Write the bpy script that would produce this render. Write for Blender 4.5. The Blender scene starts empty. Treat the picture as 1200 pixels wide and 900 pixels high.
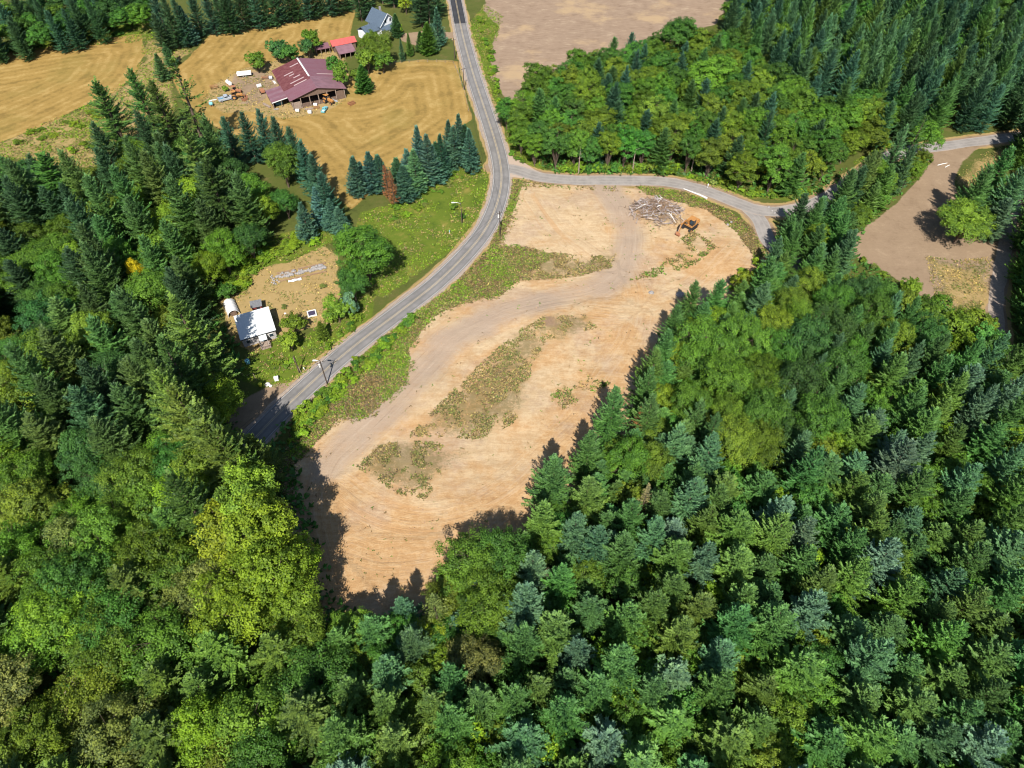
import bpy, math, random
import numpy as np
from mathutils import Vector, Matrix
R = math.radians
SC = bpy.context.scene
COL = SC.collection
# ---------------------------------------------------------------- camera, sky, sun, exposure
FPX, CAMH, PITCH = 811.0, 130.0, R(50)
cd = bpy.data.cameras.new('camera'); cam = bpy.data.objects.new('camera', cd); COL.objects.link(cam)
cam.location = (0, 0, CAMH); cam.rotation_euler = (R(90) - PITCH, 0, 0)
cd.sensor_fit = 'HORIZONTAL'; cd.angle = 2 * math.atan(600 / FPX); cd.clip_start = 1; cd.clip_end = 6000
SC.camera = cam
SUN_EL = R(48); SH = Vector((0.06, 0.998))          # the way shadows fall on the ground
w = bpy.data.worlds.new('World'); SC.world = w; w.use_nodes = True
nt = w.node_tree; bg = nt.nodes['Background']; sky = nt.nodes.new('ShaderNodeTexSky')
sky.sky_type = 'NISHITA'; sky.sun_disc = False; sky.sun_elevation = SUN_EL; sky.sun_rotation = math.atan2(-SH.x, -SH.y)
sky.altitude = 200; sky.air_density = 1.0; sky.dust_density = 0.6; sky.ozone_density = 1.0
nt.links.new(sky.outputs[0], bg.inputs[0]); bg.inputs[1].default_value = 0.078
sd = bpy.data.lights.new('sun', 'SUN'); sun = bpy.data.objects.new('sun', sd); COL.objects.link(sun)
sd.energy = 5.0; sd.angle = R(0.55); sd.color = (1.0, 0.945, 0.86)
sun.rotation_euler = Vector((SH.x * math.cos(SUN_EL), SH.y * math.cos(SUN_EL), -math.sin(SUN_EL))).to_track_quat('-Z', 'Y').to_euler()
sun.location = (-20, -120, 200)
vs = SC.view_settings; vs.view_transform = 'Standard'; vs.look = 'None'; vs.gamma = 1; vs.exposure = 0.74; vs.use_curve_mapping = False
SC.cycles.filter_width = 1.1
SC.render.resolution_x = 1024; SC.render.resolution_y = 768

# ---------------------------------------------------------------- survey: where a ray of the survey photo meets height z
CP, SP = math.cos(PITCH), math.sin(PITCH)
def P(px, py, z=0.0):
    u = (px - 600) / FPX; v = (450 - py) / FPX
    t = (z - CAMH) / (-SP + v * CP)
    return (u * t, (CP + v * SP) * t)
def Q(x, y, z=0.0):
    z = z - CAMH; d = y * CP - z * SP
    return 600 + FPX * x / d, 450 - FPX * (y * SP + z * CP) / d
def PL(pts, z=0.0): return np.array([P(a, b, z) for a, b in pts])
def inside(poly, x, y):
    x = np.asarray(x, float); y = np.asarray(y, float); r = np.zeros(x.shape, bool)
    n = len(poly)
    for i in range(n):
        x1, y1 = poly[i]; x2, y2 = poly[(i + 1) % n]
        if y1 == y2: continue
        c = (y1 > y) != (y2 > y)
        r ^= c & (x < (x2 - x1) * (y - y1) / (y2 - y1) + x1)
    return r
def pin(poly, x, y):
    r = False; n = len(poly); x1, y1 = poly[-1]
    for x2, y2 in poly:
        if (y1 > y) != (y2 > y) and x < (x2 - x1) * (y - y1) / (y2 - y1) + x1: r = not r
        x1, y1 = x2, y2
    return r
def segdist(line, x, y, closed=False):
    d = np.full(np.shape(x), 1e9); n = len(line)
    for i in range(n if closed else n - 1):
        a = line[i]; b = line[(i + 1) % n]; vx, vy = b[0] - a[0], b[1] - a[1]; L = vx * vx + vy * vy + 1e-9
        t = np.clip(((x - a[0]) * vx + (y - a[1]) * vy) / L, 0, 1)
        d = np.minimum(d, np.hypot(x - a[0] - t * vx, y - a[1] - t * vy))
    return d
def sdf(poly, x, y):
    d = segdist(poly, x, y, True); return np.where(inside(poly, x, y), d, -d)
def hsh(ix, iy, s):
    h = (ix.astype(np.int64) * 374761393 + iy.astype(np.int64) * 668265263 + s * 69069) & 0x7fffffff
    h = ((h ^ (h >> 13)) * 1274126177) & 0x7fffffff
    return (h & 0xffff) / 65535.0
def vnoise(x, y, s=0):
    ix = np.floor(x); iy = np.floor(y); fx = x - ix; fy = y - iy
    fx = fx * fx * (3 - 2 * fx); fy = fy * fy * (3 - 2 * fy)
    a = hsh(ix, iy, s); b = hsh(ix + 1, iy, s); c = hsh(ix, iy + 1, s); d = hsh(ix + 1, iy + 1, s)
    return (a * (1 - fx) + b * fx) * (1 - fy) + (c * (1 - fx) + d * fx) * fy
def fbm(x, y, sc, s=0, o=3):
    x = np.asarray(x, float) / sc; y = np.asarray(y, float) / sc; t = 0; amp = .5; tot = 0
    for k in range(o):
        t = t + amp * vnoise(x * 2 ** k + 17.3 * k, y * 2 ** k + 5.1 * k, s + k); tot += amp; amp *= .5
    return t / tot
def sst(a, b, x):
    t = np.clip((x - a) / (b - a), 0, 1); return t * t * (3 - 2 * t)
def spline(pts, step=1.5):
    p = [np.array(q, float) for q in pts]; p = [2 * p[0] - p[1]] + p + [2 * p[-1] - p[-2]]; out = []
    for i in range(1, len(p) - 2):
        n = max(2, int(np.linalg.norm(p[i + 1] - p[i]) / step))
        for k in range(n):
            t = k / n; a, b, c, d = p[i - 1], p[i], p[i + 1], p[i + 2]
            out.append(.5 * ((2 * b) + (c - a) * t + (2 * a - 5 * b + 4 * c - d) * t * t + (3 * b - a - 3 * c + d) * t ** 3))
    out.append(p[-2]); return np.array(out)

# ---------------------------------------------------------------- the plan of the place
MAIN = spline([P(*q) for q in [(519, -90), (526, -40), (534, 0), (542, 40), (554, 85), (567, 125), (579, 162), (586, 190), (587.5, 213), (582, 240), (568, 270), (544, 300), (511, 332), (470, 364), (430, 394), (394, 423), (358, 455), (322, 489), (289, 525), (258, 563), (215, 622), (160, 705), (90, 830)]])
SIDE = spline([P(*q) for q in [(580, 196), (604, 199), (632, 207), (668, 211), (725, 211.5), (778, 213), (822, 222), (862, 237), (893, 247), (930, 246), (968, 232), (1010, 205), (1048, 181), (1100, 172), (1160, 164), (1230, 155), (1330, 143)]])
SPUR = spline([P(*q) for q in [(872, 240), (890, 258), (902, 284), (930, 308), (960, 318)]])
LANE = spline([P(*q) for q in [(1190, 225), (1184, 255), (1176, 300), (1168, 345), (1170, 400), (1185, 470)]])
PATHS = [spline([P(*q) for q in l], 2.0) for l in (
    [(712, 218), (730, 245), (737, 275), (731, 310), (700, 338), (640, 352), (585, 368), (530, 398), (490, 440), (455, 478), (415, 515), (385, 545), (375, 600), (395, 680)],
    [(735, 300), (752, 350), (745, 400), (715, 445), (690, 490), (650, 530), (610, 570), (560, 600), (500, 612), (440, 600), (395, 570)],
    [(630, 230), (660, 270), (700, 300), (730, 320)], [(860, 290), (820, 330), (780, 350), (735, 365), (690, 360)], [(410, 640), (450, 650), (520, 640), (580, 600)])]
TRACK = spline([P(*q) for q in [(712, 218), (730, 245), (737, 275), (731, 310), (700, 338), (640, 352), (585, 368), (530, 398), (490, 440), (455, 478), (415, 515), (385, 545)]])
CLEAR = PL([(612, 214), (700, 219), (760, 222), (830, 240), (868, 268), (900, 300), (880, 350), (820, 400), (790, 450), (770, 520), (720, 560), (680, 600), (640, 650), (580, 660), (540, 700), (500, 740), (420, 750), (370, 725), (330, 650), (333, 560), (350, 533), (375, 508), (399, 486), (426, 490), (452, 466), (474, 444), (476, 408), (490, 386), (514, 362), (550, 349), (585, 343), (604, 326), (640, 303), (622, 293), (580, 290), (592, 268), (604, 235)])
HAY1 = PL([(-250, 95), (0, 62), (100, 47), (166, 39), (172, 60), (160, 85), (140, 105), (105, 122), (50, 148), (0, 167), (-250, 230)])
HAY2 = PL([(228, 62), (258, 28), (345, 0), (425, -40), (418, 10), (408, 48), (392, 62), (420, 100), (440, 76), (495, 70), (536, 72), (546, 110), (552, 140), (520, 165), (470, 195), (412, 245), (392, 228), (355, 190), (330, 165), (260, 155), (215, 120), (200, 85)])
PLOUGH = PL([(592, -60), (880, -60), (860, 0), (835, 30), (760, 60), (690, 90), (640, 130), (600, 125), (578, 98), (574, 62), (586, 30), (566, 12), (578, -20)])
LOT = PL([(1102, 171), (1150, 170), (1128, 190), (1120, 215), (1135, 250), (1165, 270), (1175, 300), (1168, 350), (1120, 362), (1075, 345), (1035, 318), (1000, 300), (995, 280), (1020, 262), (1050, 238), (1080, 205), (1092, 182)])
STRIP = PL([(168, 38), (200, 58), (228, 60), (200, 85), (208, 125), (160, 195), (100, 200), (0, 185), (-60, 190), (-60, 170), (0, 166), (105, 122), (150, 95), (165, 70)])
LOTG = PL([(1085, 300), (1120, 305), (1165, 300), (1160, 355), (1125, 370), (1095, 352)])
LOTG2 = PL([(1118, 205), (1165, 170), (1190, 172), (1170, 210), (1140, 240), (1122, 232)])
YARD = PL([(255, 350), (292, 340), (296, 318), (340, 308), (380, 285), (396, 300), (398, 350), (378, 382), (345, 385), (318, 400), (300, 415), (270, 400)])
DRIVE = PL([(268, 480), (290, 462), (318, 452), (345, 448), (345, 462), (310, 495), (280, 520), (262, 515)])
HDRIVE = PL([(464, 40), (502, 36), (534, 38), (537, 44), (500, 50), (490, 54), (471, 48)])
FARM = PL([(236, 118), (250, 98), (275, 84), (300, 76), (345, 66), (385, 58), (402, 62), (412, 100), (405, 118), (380, 134), (330, 140), (300, 132), (262, 132)])
GREEN = [PL(q) for q in ([(405, 300), (425, 250), (470, 235), (520, 212), (560, 185), (572, 205), (570, 240), (545, 280), (500, 315), (450, 350), (430, 340)],
    [(180, 360), (250, 340), (262, 318), (330, 275), (400, 262), (392, 285), (335, 308), (296, 320), (288, 345), (250, 352)],
    [(20, 165), (110, 120), (135, 140), (130, 180), (80, 200)], [(-60, 320), (38, 330), (32, 405), (-60, 420)], [(0, 50), (160, 20), (185, 30), (178, 48), (0, 62), (-200, 90), (-200, 70)],
    [(568, 5), (590, 20), (578, 60), (582, 105), (602, 150), (640, 200), (608, 190), (584, 150), (560, 85), (548, 30)],
    [(280, 440), (290, 415), (330, 395), (360, 395), (372, 380), (396, 350), (440, 345), (430, 372), (400, 410), (365, 440), (330, 455), (300, 455)],
    [(1000, 190), (1050, 165), (1048, 175), (1010, 202)], [(800, 205), (960, 222), (955, 235), (880, 232), (810, 215)])]
BANK2 = PL([(742, 217), (800, 224), (845, 242), (882, 266), (900, 292), (886, 304), (864, 272), (828, 245), (758, 228)])
BANK = PL([(330, 560), (343, 490), (398, 440), (470, 378), (530, 335), (572, 292), (592, 245), (600, 210), (612, 214), (606, 236), (594, 268), (585, 288), (622, 290), (650, 300), (606, 330), (586, 347), (552, 353), (516, 366), (492, 390), (480, 410), (478, 446), (454, 470), (427, 494), (399, 490), (378, 512), (352, 537)])
WEED = [PL(q) for q in ([(478, 512), (520, 470), (560, 430), (600, 392), (640, 372), (685, 370), (700, 385), (640, 400), (622, 430), (618, 470), (600, 498), (560, 515), (500, 512)],
    [(418, 548), (445, 522), (480, 515), (540, 525), (552, 530), (520, 558), (500, 585), (470, 582)],
    [(560, 342), (590, 305), (650, 296), (700, 300), (722, 298), (716, 314), (680, 324), (610, 330)],
    [(735, 330), (775, 310), (790, 285), (812, 270), (840, 290), (815, 310), (790, 320)],
    [(750, 222), (830, 236), (868, 266), (886, 298), (862, 268), (826, 246), (770, 232)],
    [(640, 465), (690, 440), (722, 448), (690, 462), (660, 480)])]
RD = [(MAIN[::5], 2.8), (SIDE[::4], 2.6), (SPUR[::4], 2.4), (LANE[::4], 1.9)]
ROADS = [(MAIN, 2.8), (SIDE, 2.6), (SPUR, 2.4), (LANE, 1.9)]
MOUNDS = [((640, 378), 5, .9), ((418, 492), 4, 1.0), ((610, 480), 6, .5), ((520, 480), 7, .6), ((470, 555), 6, .5), ((830, 300), 8, .7), ((690, 250), 9, .5), ((560, 600), 8, .4), ((700, 445), 3, .6), ((590, 310), 6, .8), ((500, 350), 4, .7), ((770, 252), 6, .5)]
MOUNDS = [(P(*a), r, h) for a, r, h in MOUNDS]
def height(x, y):
    x = np.asarray(x, float); y = np.asarray(y, float)
    d = np.full(x.shape, 1e9)
    for l, hw in RD: d = np.minimum(d, segdist(l, x, y) - hw)
    k = sst(1.2, 8, d)
    c = sst(-3, 3, sdf(CLEAR, x, y))
    z = (fbm(x, y, 26, 3) - .5) * 1.0 + c * ((fbm(x, y, 9, 11) - .5) * .9 + (fbm(x, y, 2.4, 21) - .5) * .22)
    for (a, b), r, h in MOUNDS: z = z + h * np.exp(-((x - a) ** 2 + (y - b) ** 2) / (r * r))
    return z * k * .8
def hz(x, y): return float(height(np.array([x]), np.array([y]))[0])

# ---------------------------------------------------------------- materials
MATS = {}
def nodes(name):
    m = bpy.data.materials.new(name); m.use_nodes = True; t = m.node_tree; t.nodes.clear()
    o = t.nodes.new('ShaderNodeOutputMaterial'); b = t.nodes.new('ShaderNodeBsdfPrincipled'); t.links.new(b.outputs[0], o.inputs[0])
    b.inputs['Specular IOR Level'].default_value = .25
    MATS[name] = m
    return m, t, b
class G:                                               # small node helper
    def __init__(s, t): s.t = t
    def n(s, k, **kw):
        x = s.t.nodes.new('ShaderNode' + k)
        for a, v in kw.items(): setattr(x, a, v)
        return x
    def put(s, sock, v):
        if hasattr(v, 'links') or isinstance(v, bpy.types.NodeSocket): s.t.links.new(v, sock)
        elif isinstance(v, (tuple, list)): sock.default_value = tuple(v) + ((1,) if len(v) == 3 and len(sock.default_value) == 4 else ())
        else: sock.default_value = v
    def math(s, op, a, b=0, c=None):
        x = s.n('Math', operation=op); s.put(x.inputs[0], a); s.put(x.inputs[1], b)
        if c is not None: s.put(x.inputs[2], c)
        return x.outputs[0]
    def mix(s, f, a, b, mode='MIX'):
        x = s.n('Mix', data_type='RGBA', blend_type=mode); s.put(x.inputs[0], f); s.put(x.inputs[6], a); s.put(x.inputs[7], b); return x.outputs[2]
    def noise(s, v, sc, det=4, rough=.6):
        x = s.n('TexNoise'); s.put(x.inputs['Vector'], v); x.inputs['Scale'].default_value = sc; x.inputs['Detail'].default_value = det; x.inputs['Roughness'].default_value = rough; return x.outputs['Fac']
    def ramp(s, f, lo, hi):
        x = s.n('MapRange', interpolation_type='SMOOTHSTEP'); s.put(x.inputs[0], f); x.inputs[1].default_value = lo; x.inputs[2].default_value = hi; return x.outputs[0]
    def attr(s, a): return s.n('Attribute', attribute_name=a).outputs['Fac']
    def pos(s): return s.n('NewGeometry').outputs['Position']
    def obj(s): return s.n('TexCoord').outputs['Object']
    def mapping(s, v, rz=0, sc=(1, 1, 1)):
        x = s.n('Mapping'); s.put(x.inputs[0], v); x.inputs['Rotation'].default_value = (0, 0, rz); x.inputs['Scale'].default_value = sc; return x.outputs[0]
    def bump(s, h, st, dist): 
        x = s.n('Bump'); s.put(x.inputs['Height'], h); x.inputs['Strength'].default_value = st; x.inputs['Distance'].default_value = dist; return x.outputs[0]
def plain(name, col, rough=.7, var=.25, sc=3., metal=0., col2=None, bump=0, stretch=None):
    m, t, b = nodes(name); g = G(t)
    v = g.obj()
    if stretch: v = g.mapping(v, 0, stretch)
    n = g.noise(v, sc, 4)
    c2 = col2 or tuple(c * (1 - var) for c in col)
    g.put(b.inputs['Base Color'], g.mix(g.ramp(n, .35, .65), col, c2)); b.inputs['Roughness'].default_value = rough; b.inputs['Metallic'].default_value = metal
    if bump: g.put(b.inputs['Normal'], g.bump(n, .6, bump))
    return m

def ground_material():
    m, t, b = nodes('ground'); g = G(t); p = g.pos()
    nA = g.noise(p, .035, 5); nB = g.noise(p, .16, 5, .65); nC = g.noise(p, .9, 5, .7); nD = g.noise(p, 4.5, 4, .7)
    fine = g.math('ADD', g.math('MULTIPLY', nC, .55), g.math('MULTIPLY', nD, .45))
    def edge(a, k=.75, lo=.38, hi=.62, n=None):
        return g.ramp(g.math('ADD', g.attr(a), g.math('MULTIPLY', g.math('SUBTRACT', fine if n is None else n, .5), k)), lo, hi)
    def tri(n, a, bb, c):
        return g.mix(g.ramp(n, .5, .68), g.mix(g.ramp(n, .32, .5), a, bb), c)
    forest = tri(g.math('ADD', g.math('MULTIPLY', nB, .5), g.math('MULTIPLY', fine, .5)), (.055, .065, .018), (.10, .12, .028), (.17, .135, .055))
    green = tri(g.math('ADD', g.math('MULTIPLY', nB, .62), g.math('MULTIPLY', fine, .38)), (.05, .095, .014), (.125, .175, .022), (.30, .24, .065))
    scrub = tri(g.math('ADD', g.math('MULTIPLY', nB, .45), g.math('MULTIPLY', fine, .55)), (.085, .095, .026), (.155, .130, .048), (.27, .195, .09))
    dry = tri(g.math('ADD', g.math('MULTIPLY', nB, .4), g.math('MULTIPLY', fine, .6)), (.27, .205, .075), (.40, .285, .125), (.50, .365, .18))
    # hay: swaths left by the mower follow the field's edge
    sw = g.attr('swath')
    wob = g.math('MULTIPLY', g.math('SUBTRACT', nA, .5), 9)
    s1 = g.math('SINE', g.math('ADD', g.math('MULTIPLY', sw, 1.9), wob)); s2 = g.math('SINE', g.math('ADD', g.math('MULTIPLY', sw, .61), g.math('MULTIPLY', wob, .7)))
    stripe = g.math('ADD', g.math('MULTIPLY', g.math('ADD', g.math('MULTIPLY', s1, .5), g.math('MULTIPLY', s2, .5)), .075), g.math('ADD', g.math('MULTIPLY', nB, .55), g.math('MULTIPLY', fine, .45)))
    hay = tri(g.math('ADD', g.math('MULTIPLY', g.math('SUBTRACT', stripe, .5), 1.3), .5), (.25, .165, .050), (.36, .235, .072), (.46, .315, .115))
    hay = g.mix(g.math('MULTIPLY', g.ramp(nA, .5, .66), .3), hay, (.22, .19, .05))
    pv = g.mapping(p, R(8), (.25, 1.2, 1)); pn = g.noise(pv, 1.1, 5, .6)
    pl = tri(g.math('ADD', g.math('MULTIPLY', pn, .5), g.math('MULTIPLY', nB, .5)), (.24, .165, .115), (.335, .24, .172), (.44, .335, .235))
    pl = g.mix(g.ramp(nA, .52, .64), pl, (.46, .33, .20))
    gr = tri(g.math('ADD', g.math('MULTIPLY', nB, .5), g.math('MULTIPLY', fine, .5)), (.235, .163, .106), (.32, .229, .153), (.41, .304, .203))
    # bare soil: sand, clay and grader streaks
    dv = g.mapping(p, R(-40), (1, 5, 1)); dn = g.noise(dv, .09, 6, .7); dv2 = g.mapping(p, R(38), (1, 6, 1)); dn2 = g.noise(dv2, .22, 6, .7)
    nE = g.noise(p, .075, 6, .62); nF = g.noise(p, .33, 6, .7)
    so = g.math('ADD', g.math('MULTIPLY', dn, .18), g.math('ADD', g.math('MULTIPLY', dn2, .22), g.math('ADD', g.math('MULTIPLY', fine, .42), g.math('MULTIPLY', nF, .24))))
    so = g.math('ADD', g.math('MULTIPLY', g.math('SUBTRACT', so, .5), 2.2), .5)
    orange = tri(so, (.37, .212, .100), (.485, .295, .142), (.57, .38, .205))
    cream = tri(so, (.41, .280, .155), (.52, .372, .220), (.61, .46, .29))
    pink = tri(so, (.33, .225, .150), (.42, .300, .210), (.51, .385, .275))
    cv = g.n('CombineXYZ'); g.put(cv.inputs[0], g.math('MULTIPLY', g.attr('pdist'), 1.0)); g.put(cv.inputs[1], g.math('MULTIPLY', g.attr('palong'), .045))
    rut = g.noise(cv.outputs[0], 1.15, 5, .72); rut2 = g.noise(cv.outputs[0], .38, 4, .6)
    nE2 = g.math('ADD', nE, g.math('MULTIPLY', g.math('SUBTRACT', g.attr('cream'), g.attr('warm')), .14))
    soil = g.mix(g.ramp(nE2, .40, .60), orange, cream)
    soil = g.mix(g.math('MULTIPLY', g.ramp(g.noise(g.mapping(p, .7), .06, 6, .65), .48, .62), .6), soil, pink)
    soil = g.mix(g.math('MULTIPLY', g.ramp(g.math('ADD', g.math('MULTIPLY', nF, .5), g.math('MULTIPLY', nE, .5)), .56, .68), .5), soil, (.31, .215, .145))
    nr = g.ramp(g.attr('pabs'), 11, 2)
    soil = g.mix(g.math('MULTIPLY', g.math('MULTIPLY', g.ramp(rut, .50, .66), nr), .34), soil, (.58, .445, .315))
    soil = g.mix(g.math('MULTIPLY', g.math('MULTIPLY', g.ramp(rut, .46, .34), nr), .36), soil, (.31, .212, .140))
    soil = g.mix(g.math('MULTIPLY', g.math('MULTIPLY', g.ramp(rut2, .52, .66), nr), .5), soil, (.52, .305, .145))
    soil = g.mix(g.math('MULTIPLY', g.ramp(g.math('ADD', g.math('MULTIPLY', nD, .6), g.math('MULTIPLY', nF, .4)), .58, .70), .45), soil, (.25, .17, .11))
    trk = tri(g.math('ADD', g.math('MULTIPLY', rut, .6), g.math('MULTIPLY', fine, .4)), (.34, .255, .190), (.415, .318, .244), (.485, .385, .30))
    c = forest
    for a, col in (('green', green), ('scrub', scrub), ('dry', dry), ('hay', hay), ('plough', pl), ('gravel', gr)): c = g.mix(edge(a), c, col)
    c = g.mix(edge('dirt', .6), c, soil); c = g.mix(g.math('MULTIPLY', edge('track', 1.0, .18, 1.0), .9), c, trk)
    c = g.mix(g.math('MULTIPLY', edge('weed', 2.6, .50, 1.0), .72), c, scrub)
    c = g.mix(g.math('MULTIPLY', edge('damp', .8, .3, .8), .75), c, (.25, .165, .12))
    c = g.mix(1.0, c, (.74, .74, .722), 'MULTIPLY')
    g.put(b.inputs['Base Color'], c); b.inputs['Roughness'].default_value = .95; b.inputs['Specular IOR Level'].default_value = .1
    hh = g.math('ADD', g.math('MULTIPLY', fine, .6), g.math('ADD', g.math('MULTIPLY', g.math('MULTIPLY', rut, nr), .7), g.math('MULTIPLY', dn2, .3)))
    g.put(b.inputs['Normal'], g.bump(hh, .75, .35))
    return m
M_GROUND = ground_material()

def road_material(name, base, rough_gravel):
    m, t, b = nodes(name); g = G(t); p = g.pos(); a = g.attr('across')      # metres from the centre line
    n = g.noise(p, .25, 5, .7); f = g.noise(p, 6, 3, .7); l = g.noise(p, 1.3, 4, .7)
    c = g.mix(g.ramp(n, .3, .7), tuple(x * .80 for x in base), tuple(x * 1.15 for x in base))
    c = g.mix(g.math('MULTIPLY', g.ramp(f, .35, .75), .35), c, tuple(x * .6 for x in base))
    wt = g.math('ABSOLUTE', g.math('SUBTRACT', g.math('ABSOLUTE', a), 1.48))
    wear = g.ramp(g.math('ADD', g.math('ABSOLUTE', g.math('SUBTRACT', wt, .78)), g.math('MULTIPLY', g.math('SUBTRACT', l, .5), .8)), .45, .0)
    c = g.mix(g.math('MULTIPLY', wear, .55), c, tuple(x * (1.12 if rough_gravel else .66) for x in base))
    if rough_gravel:
        ed = g.ramp(g.math('ADD', g.math('ABSOLUTE', a), g.math('MULTIPLY', g.math('SUBTRACT', l, .5), 2.2)), 2.1, 3.1)
        c = g.mix(ed, c, (.36, .28, .22))
    cr = g.ramp(g.noise(g.mapping(p, .3, (1, 1, 1)), .8, 8, .9), .485, .5)
    g.put(b.inputs['Base Color'], c); b.inputs['Roughness'].default_value = .9; b.inputs['Specular IOR Level'].default_value = .15
    g.put(b.inputs['Normal'], g.bump(g.math('ADD', f, l), .4, .05))
    return m
M_ASPH = road_material('asphalt', (.192, .184, .178), False)
M_SIDE = road_material('side_road_gravel', (.250, .230, .212), True)
M_FRESH = road_material('fresh_asphalt', (.045, .046, .052), False)
M_SHOULD = plain('shoulder_gravel', (.25, .205, .17), .95, .4, 1.5, col2=(.33, .265, .21))
def paint(name, col):
    m, t, b = nodes(name); g = G(t); n = g.noise(g.pos(), 2.2, 5, .8)
    g.put(b.inputs['Base Color'], g.mix(g.ramp(n, .42, .62), col, tuple(.55 * c + .1 for c in col))); b.inputs['Roughness'].default_value = .8; return m
M_WHITE_LINE = paint('white_road_paint', (.40, .388, .375)); M_YELLOW = paint('yellow_road_paint', (.42, .325, .18))

def leaf_material(name, attr=False, warm=.5, rough=.55, trans=.22, crown_blue=0.):
    m = bpy.data.materials.new(name); m.use_nodes = True; t = m.node_tree; t.nodes.clear(); g = G(t)
    o = g.n('OutputMaterial'); b = g.n('BsdfPrincipled'); tr = g.n('BsdfTranslucent'); mx = g.n('MixShader')
    if attr: tint = g.n('Attribute', attribute_name='tint', attribute_type='INSTANCER' if attr == 2 else 'GEOMETRY').outputs['Color']; rnd = g.n('ObjectInfo').outputs['Random'] if attr == 2 else g.attr('tone')
    else:
        oi = g.n('ObjectInfo'); tint = oi.outputs['Color']; rnd = oi.outputs['Random']
    tone = g.attr('tone'); pn = g.noise(g.pos(), .45, 3, .6)
    k = g.math('ADD', g.math('MULTIPLY', tone, .75), g.math('MULTIPLY', pn, .35))
    lo = g.mix(1.0, tint, (.55, .62, .75), 'MULTIPLY'); hi = g.mix(1.0, tint, (1.55, 1.45, 1.15), 'MULTIPLY')
    c = g.mix(g.ramp(k, .12, .95), lo, hi)
    if crown_blue:                                            # needle colour shifts bluish towards the upper crown
        up = g.n('SeparateXYZ'); g.put(up.inputs[0], g.obj()); hgt = g.math('ADD', g.math('DIVIDE', up.outputs[2], 20), g.math('MULTIPLY', g.math('SUBTRACT', tone, .5), .5))
        c = g.mix(g.math('MULTIPLY', g.ramp(hgt, .5, .95), crown_blue), c, g.mix(.6, g.mix(1.0, c, (1.0, 1.2, 1.8), 'MULTIPLY'), (.110, .190, .135)))
    hs = g.n('HueSaturation'); g.put(hs.inputs['Color'], c)
    g.put(hs.inputs['Hue'], g.math('ADD', .490, g.math('MULTIPLY', rnd, .024))); g.put(hs.inputs['Value'], g.math('ADD', .82, g.math('MULTIPLY', rnd, .36)))
    c = hs.outputs[0]
    g.put(b.inputs['Base Color'], c); b.inputs['Roughness'].default_value = rough; b.inputs['Specular IOR Level'].default_value = .22
    g.put(tr.inputs['Color'], g.mix(1.0, c, (1.15, 1.08, .6), 'MULTIPLY'))
    mx.inputs[0].default_value = trans; t.links.new(b.outputs[0], mx.inputs[1]); t.links.new(tr.outputs[0], mx.inputs[2]); t.links.new(mx.outputs[0], o.inputs[0])
    MATS[name] = m; return m
M_NEEDLE = leaf_material('needles', trans=.16, crown_blue=.26); M_NEEDLE_OLD = leaf_material('old_needles', trans=.16); M_LEAF = leaf_material('leaves', trans=.28)
M_NEEDLE_FAR = leaf_material('needles_far', 2, trans=.16, crown_blue=.26); M_LEAF_FAR = leaf_material('leaves_far', 2, trans=.28); M_GRASS = leaf_material('herb_leaves', True, trans=.2)
M_BARK = plain('bark', (.13, .095, .07), .9, .5, 6, stretch=(1, 1, .2), bump=.05)
M_PALEBARK = plain('pale_bark', (.36, .32, .28), .9, .4, 6, stretch=(1, 1, .2), bump=.04)
M_DEADWOOD = plain('weathered_wood', (.34, .27, .22), .9, .5, 4, col2=(.17, .125, .095))
M_BLEACH = plain('bleached_wood', (.68, .65, .62), .85, .25, 4)
M_LOGGREY = plain('grey_log', (.40, .35, .335), .9, .35, 4, col2=(.25, .21, .20)); M_LOGBROWN = plain('brown_log', (.25, .17, .12), .9, .4, 4)
M_POLE = plain('creosote_pole', (.085, .062, .05), .85, .35, 5, stretch=(1, 1, .15))
M_GREYMET = plain('grey_metal', (.45, .46, .48), .45, .15, 5, .6); M_DARK = plain('dark_rubber', (.025, .025, .027), .85, .3, 6)
M_GLASS = plain('dark_glass', (.03, .045, .06), .12, .2, 2)
M_ORANGE = plain('orange_paint', (.46, .215, .055), .6, .3, 3, col2=(.30, .15, .06)); M_RUST = plain('rust', (.25, .10, .055), .9, .45, 5, col2=(.36, .17, .09))
M_WHITE = plain('white_paint', (.68, .68, .67), .55, .08, 2); M_DIRTYWHITE = plain('dirty_white', (.68, .66, .62), .7, .22, 3)
M_TEAL = plain('teal_paint', (.17, .45, .50), .5, .2, 3); M_BLUE = plain('blue_tarp', (.07, .22, .33), .6, .25, 3); M_SILVER = plain('silver_grey_paint', (.42, .46, .52), .4, .2, 3, .2)
M_MAUVE = plain('mauve_metal_roof', (.19, .095, .116), .6, .2, .5, .1, col2=(.185, .085, .105)); M_MAUVE2 = plain('mauve_metal_roof_light', (.235, .130, .153), .55, .2, .5, .1)
M_RED = plain('rust_red_roof', (.115, .034, .038), .7, .35, .8, .05, col2=(.155, .058, .06)); M_REDB = plain('bright_red_roof', (.50, .10, .09), .5, .12, 1)
M_PALEP = plain('pale_roof_panel', (.40, .29, .29), .6, .15, 2); M_ROOFGREY = plain('blue_grey_shingles', (.085, .12, .165), .85, .3, 3)
M_WALLBROWN = plain('barn_boards', (.17, .115, .085), .9, .4, 3, stretch=(4, 4, .3)); M_WALLGREY = plain('grey_clapboard', (.36, .34, .33), .8, .15, 3)
M_WALLWHITE = plain('white_clapboard', (.66, .68, .70), .7, .1, 3); M_DOORSHADE = plain('painted_doorway_shade', (.02, .02, .022), .95, .3, 2)  # near-black colour paints the interior shade of shed doorways
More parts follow.
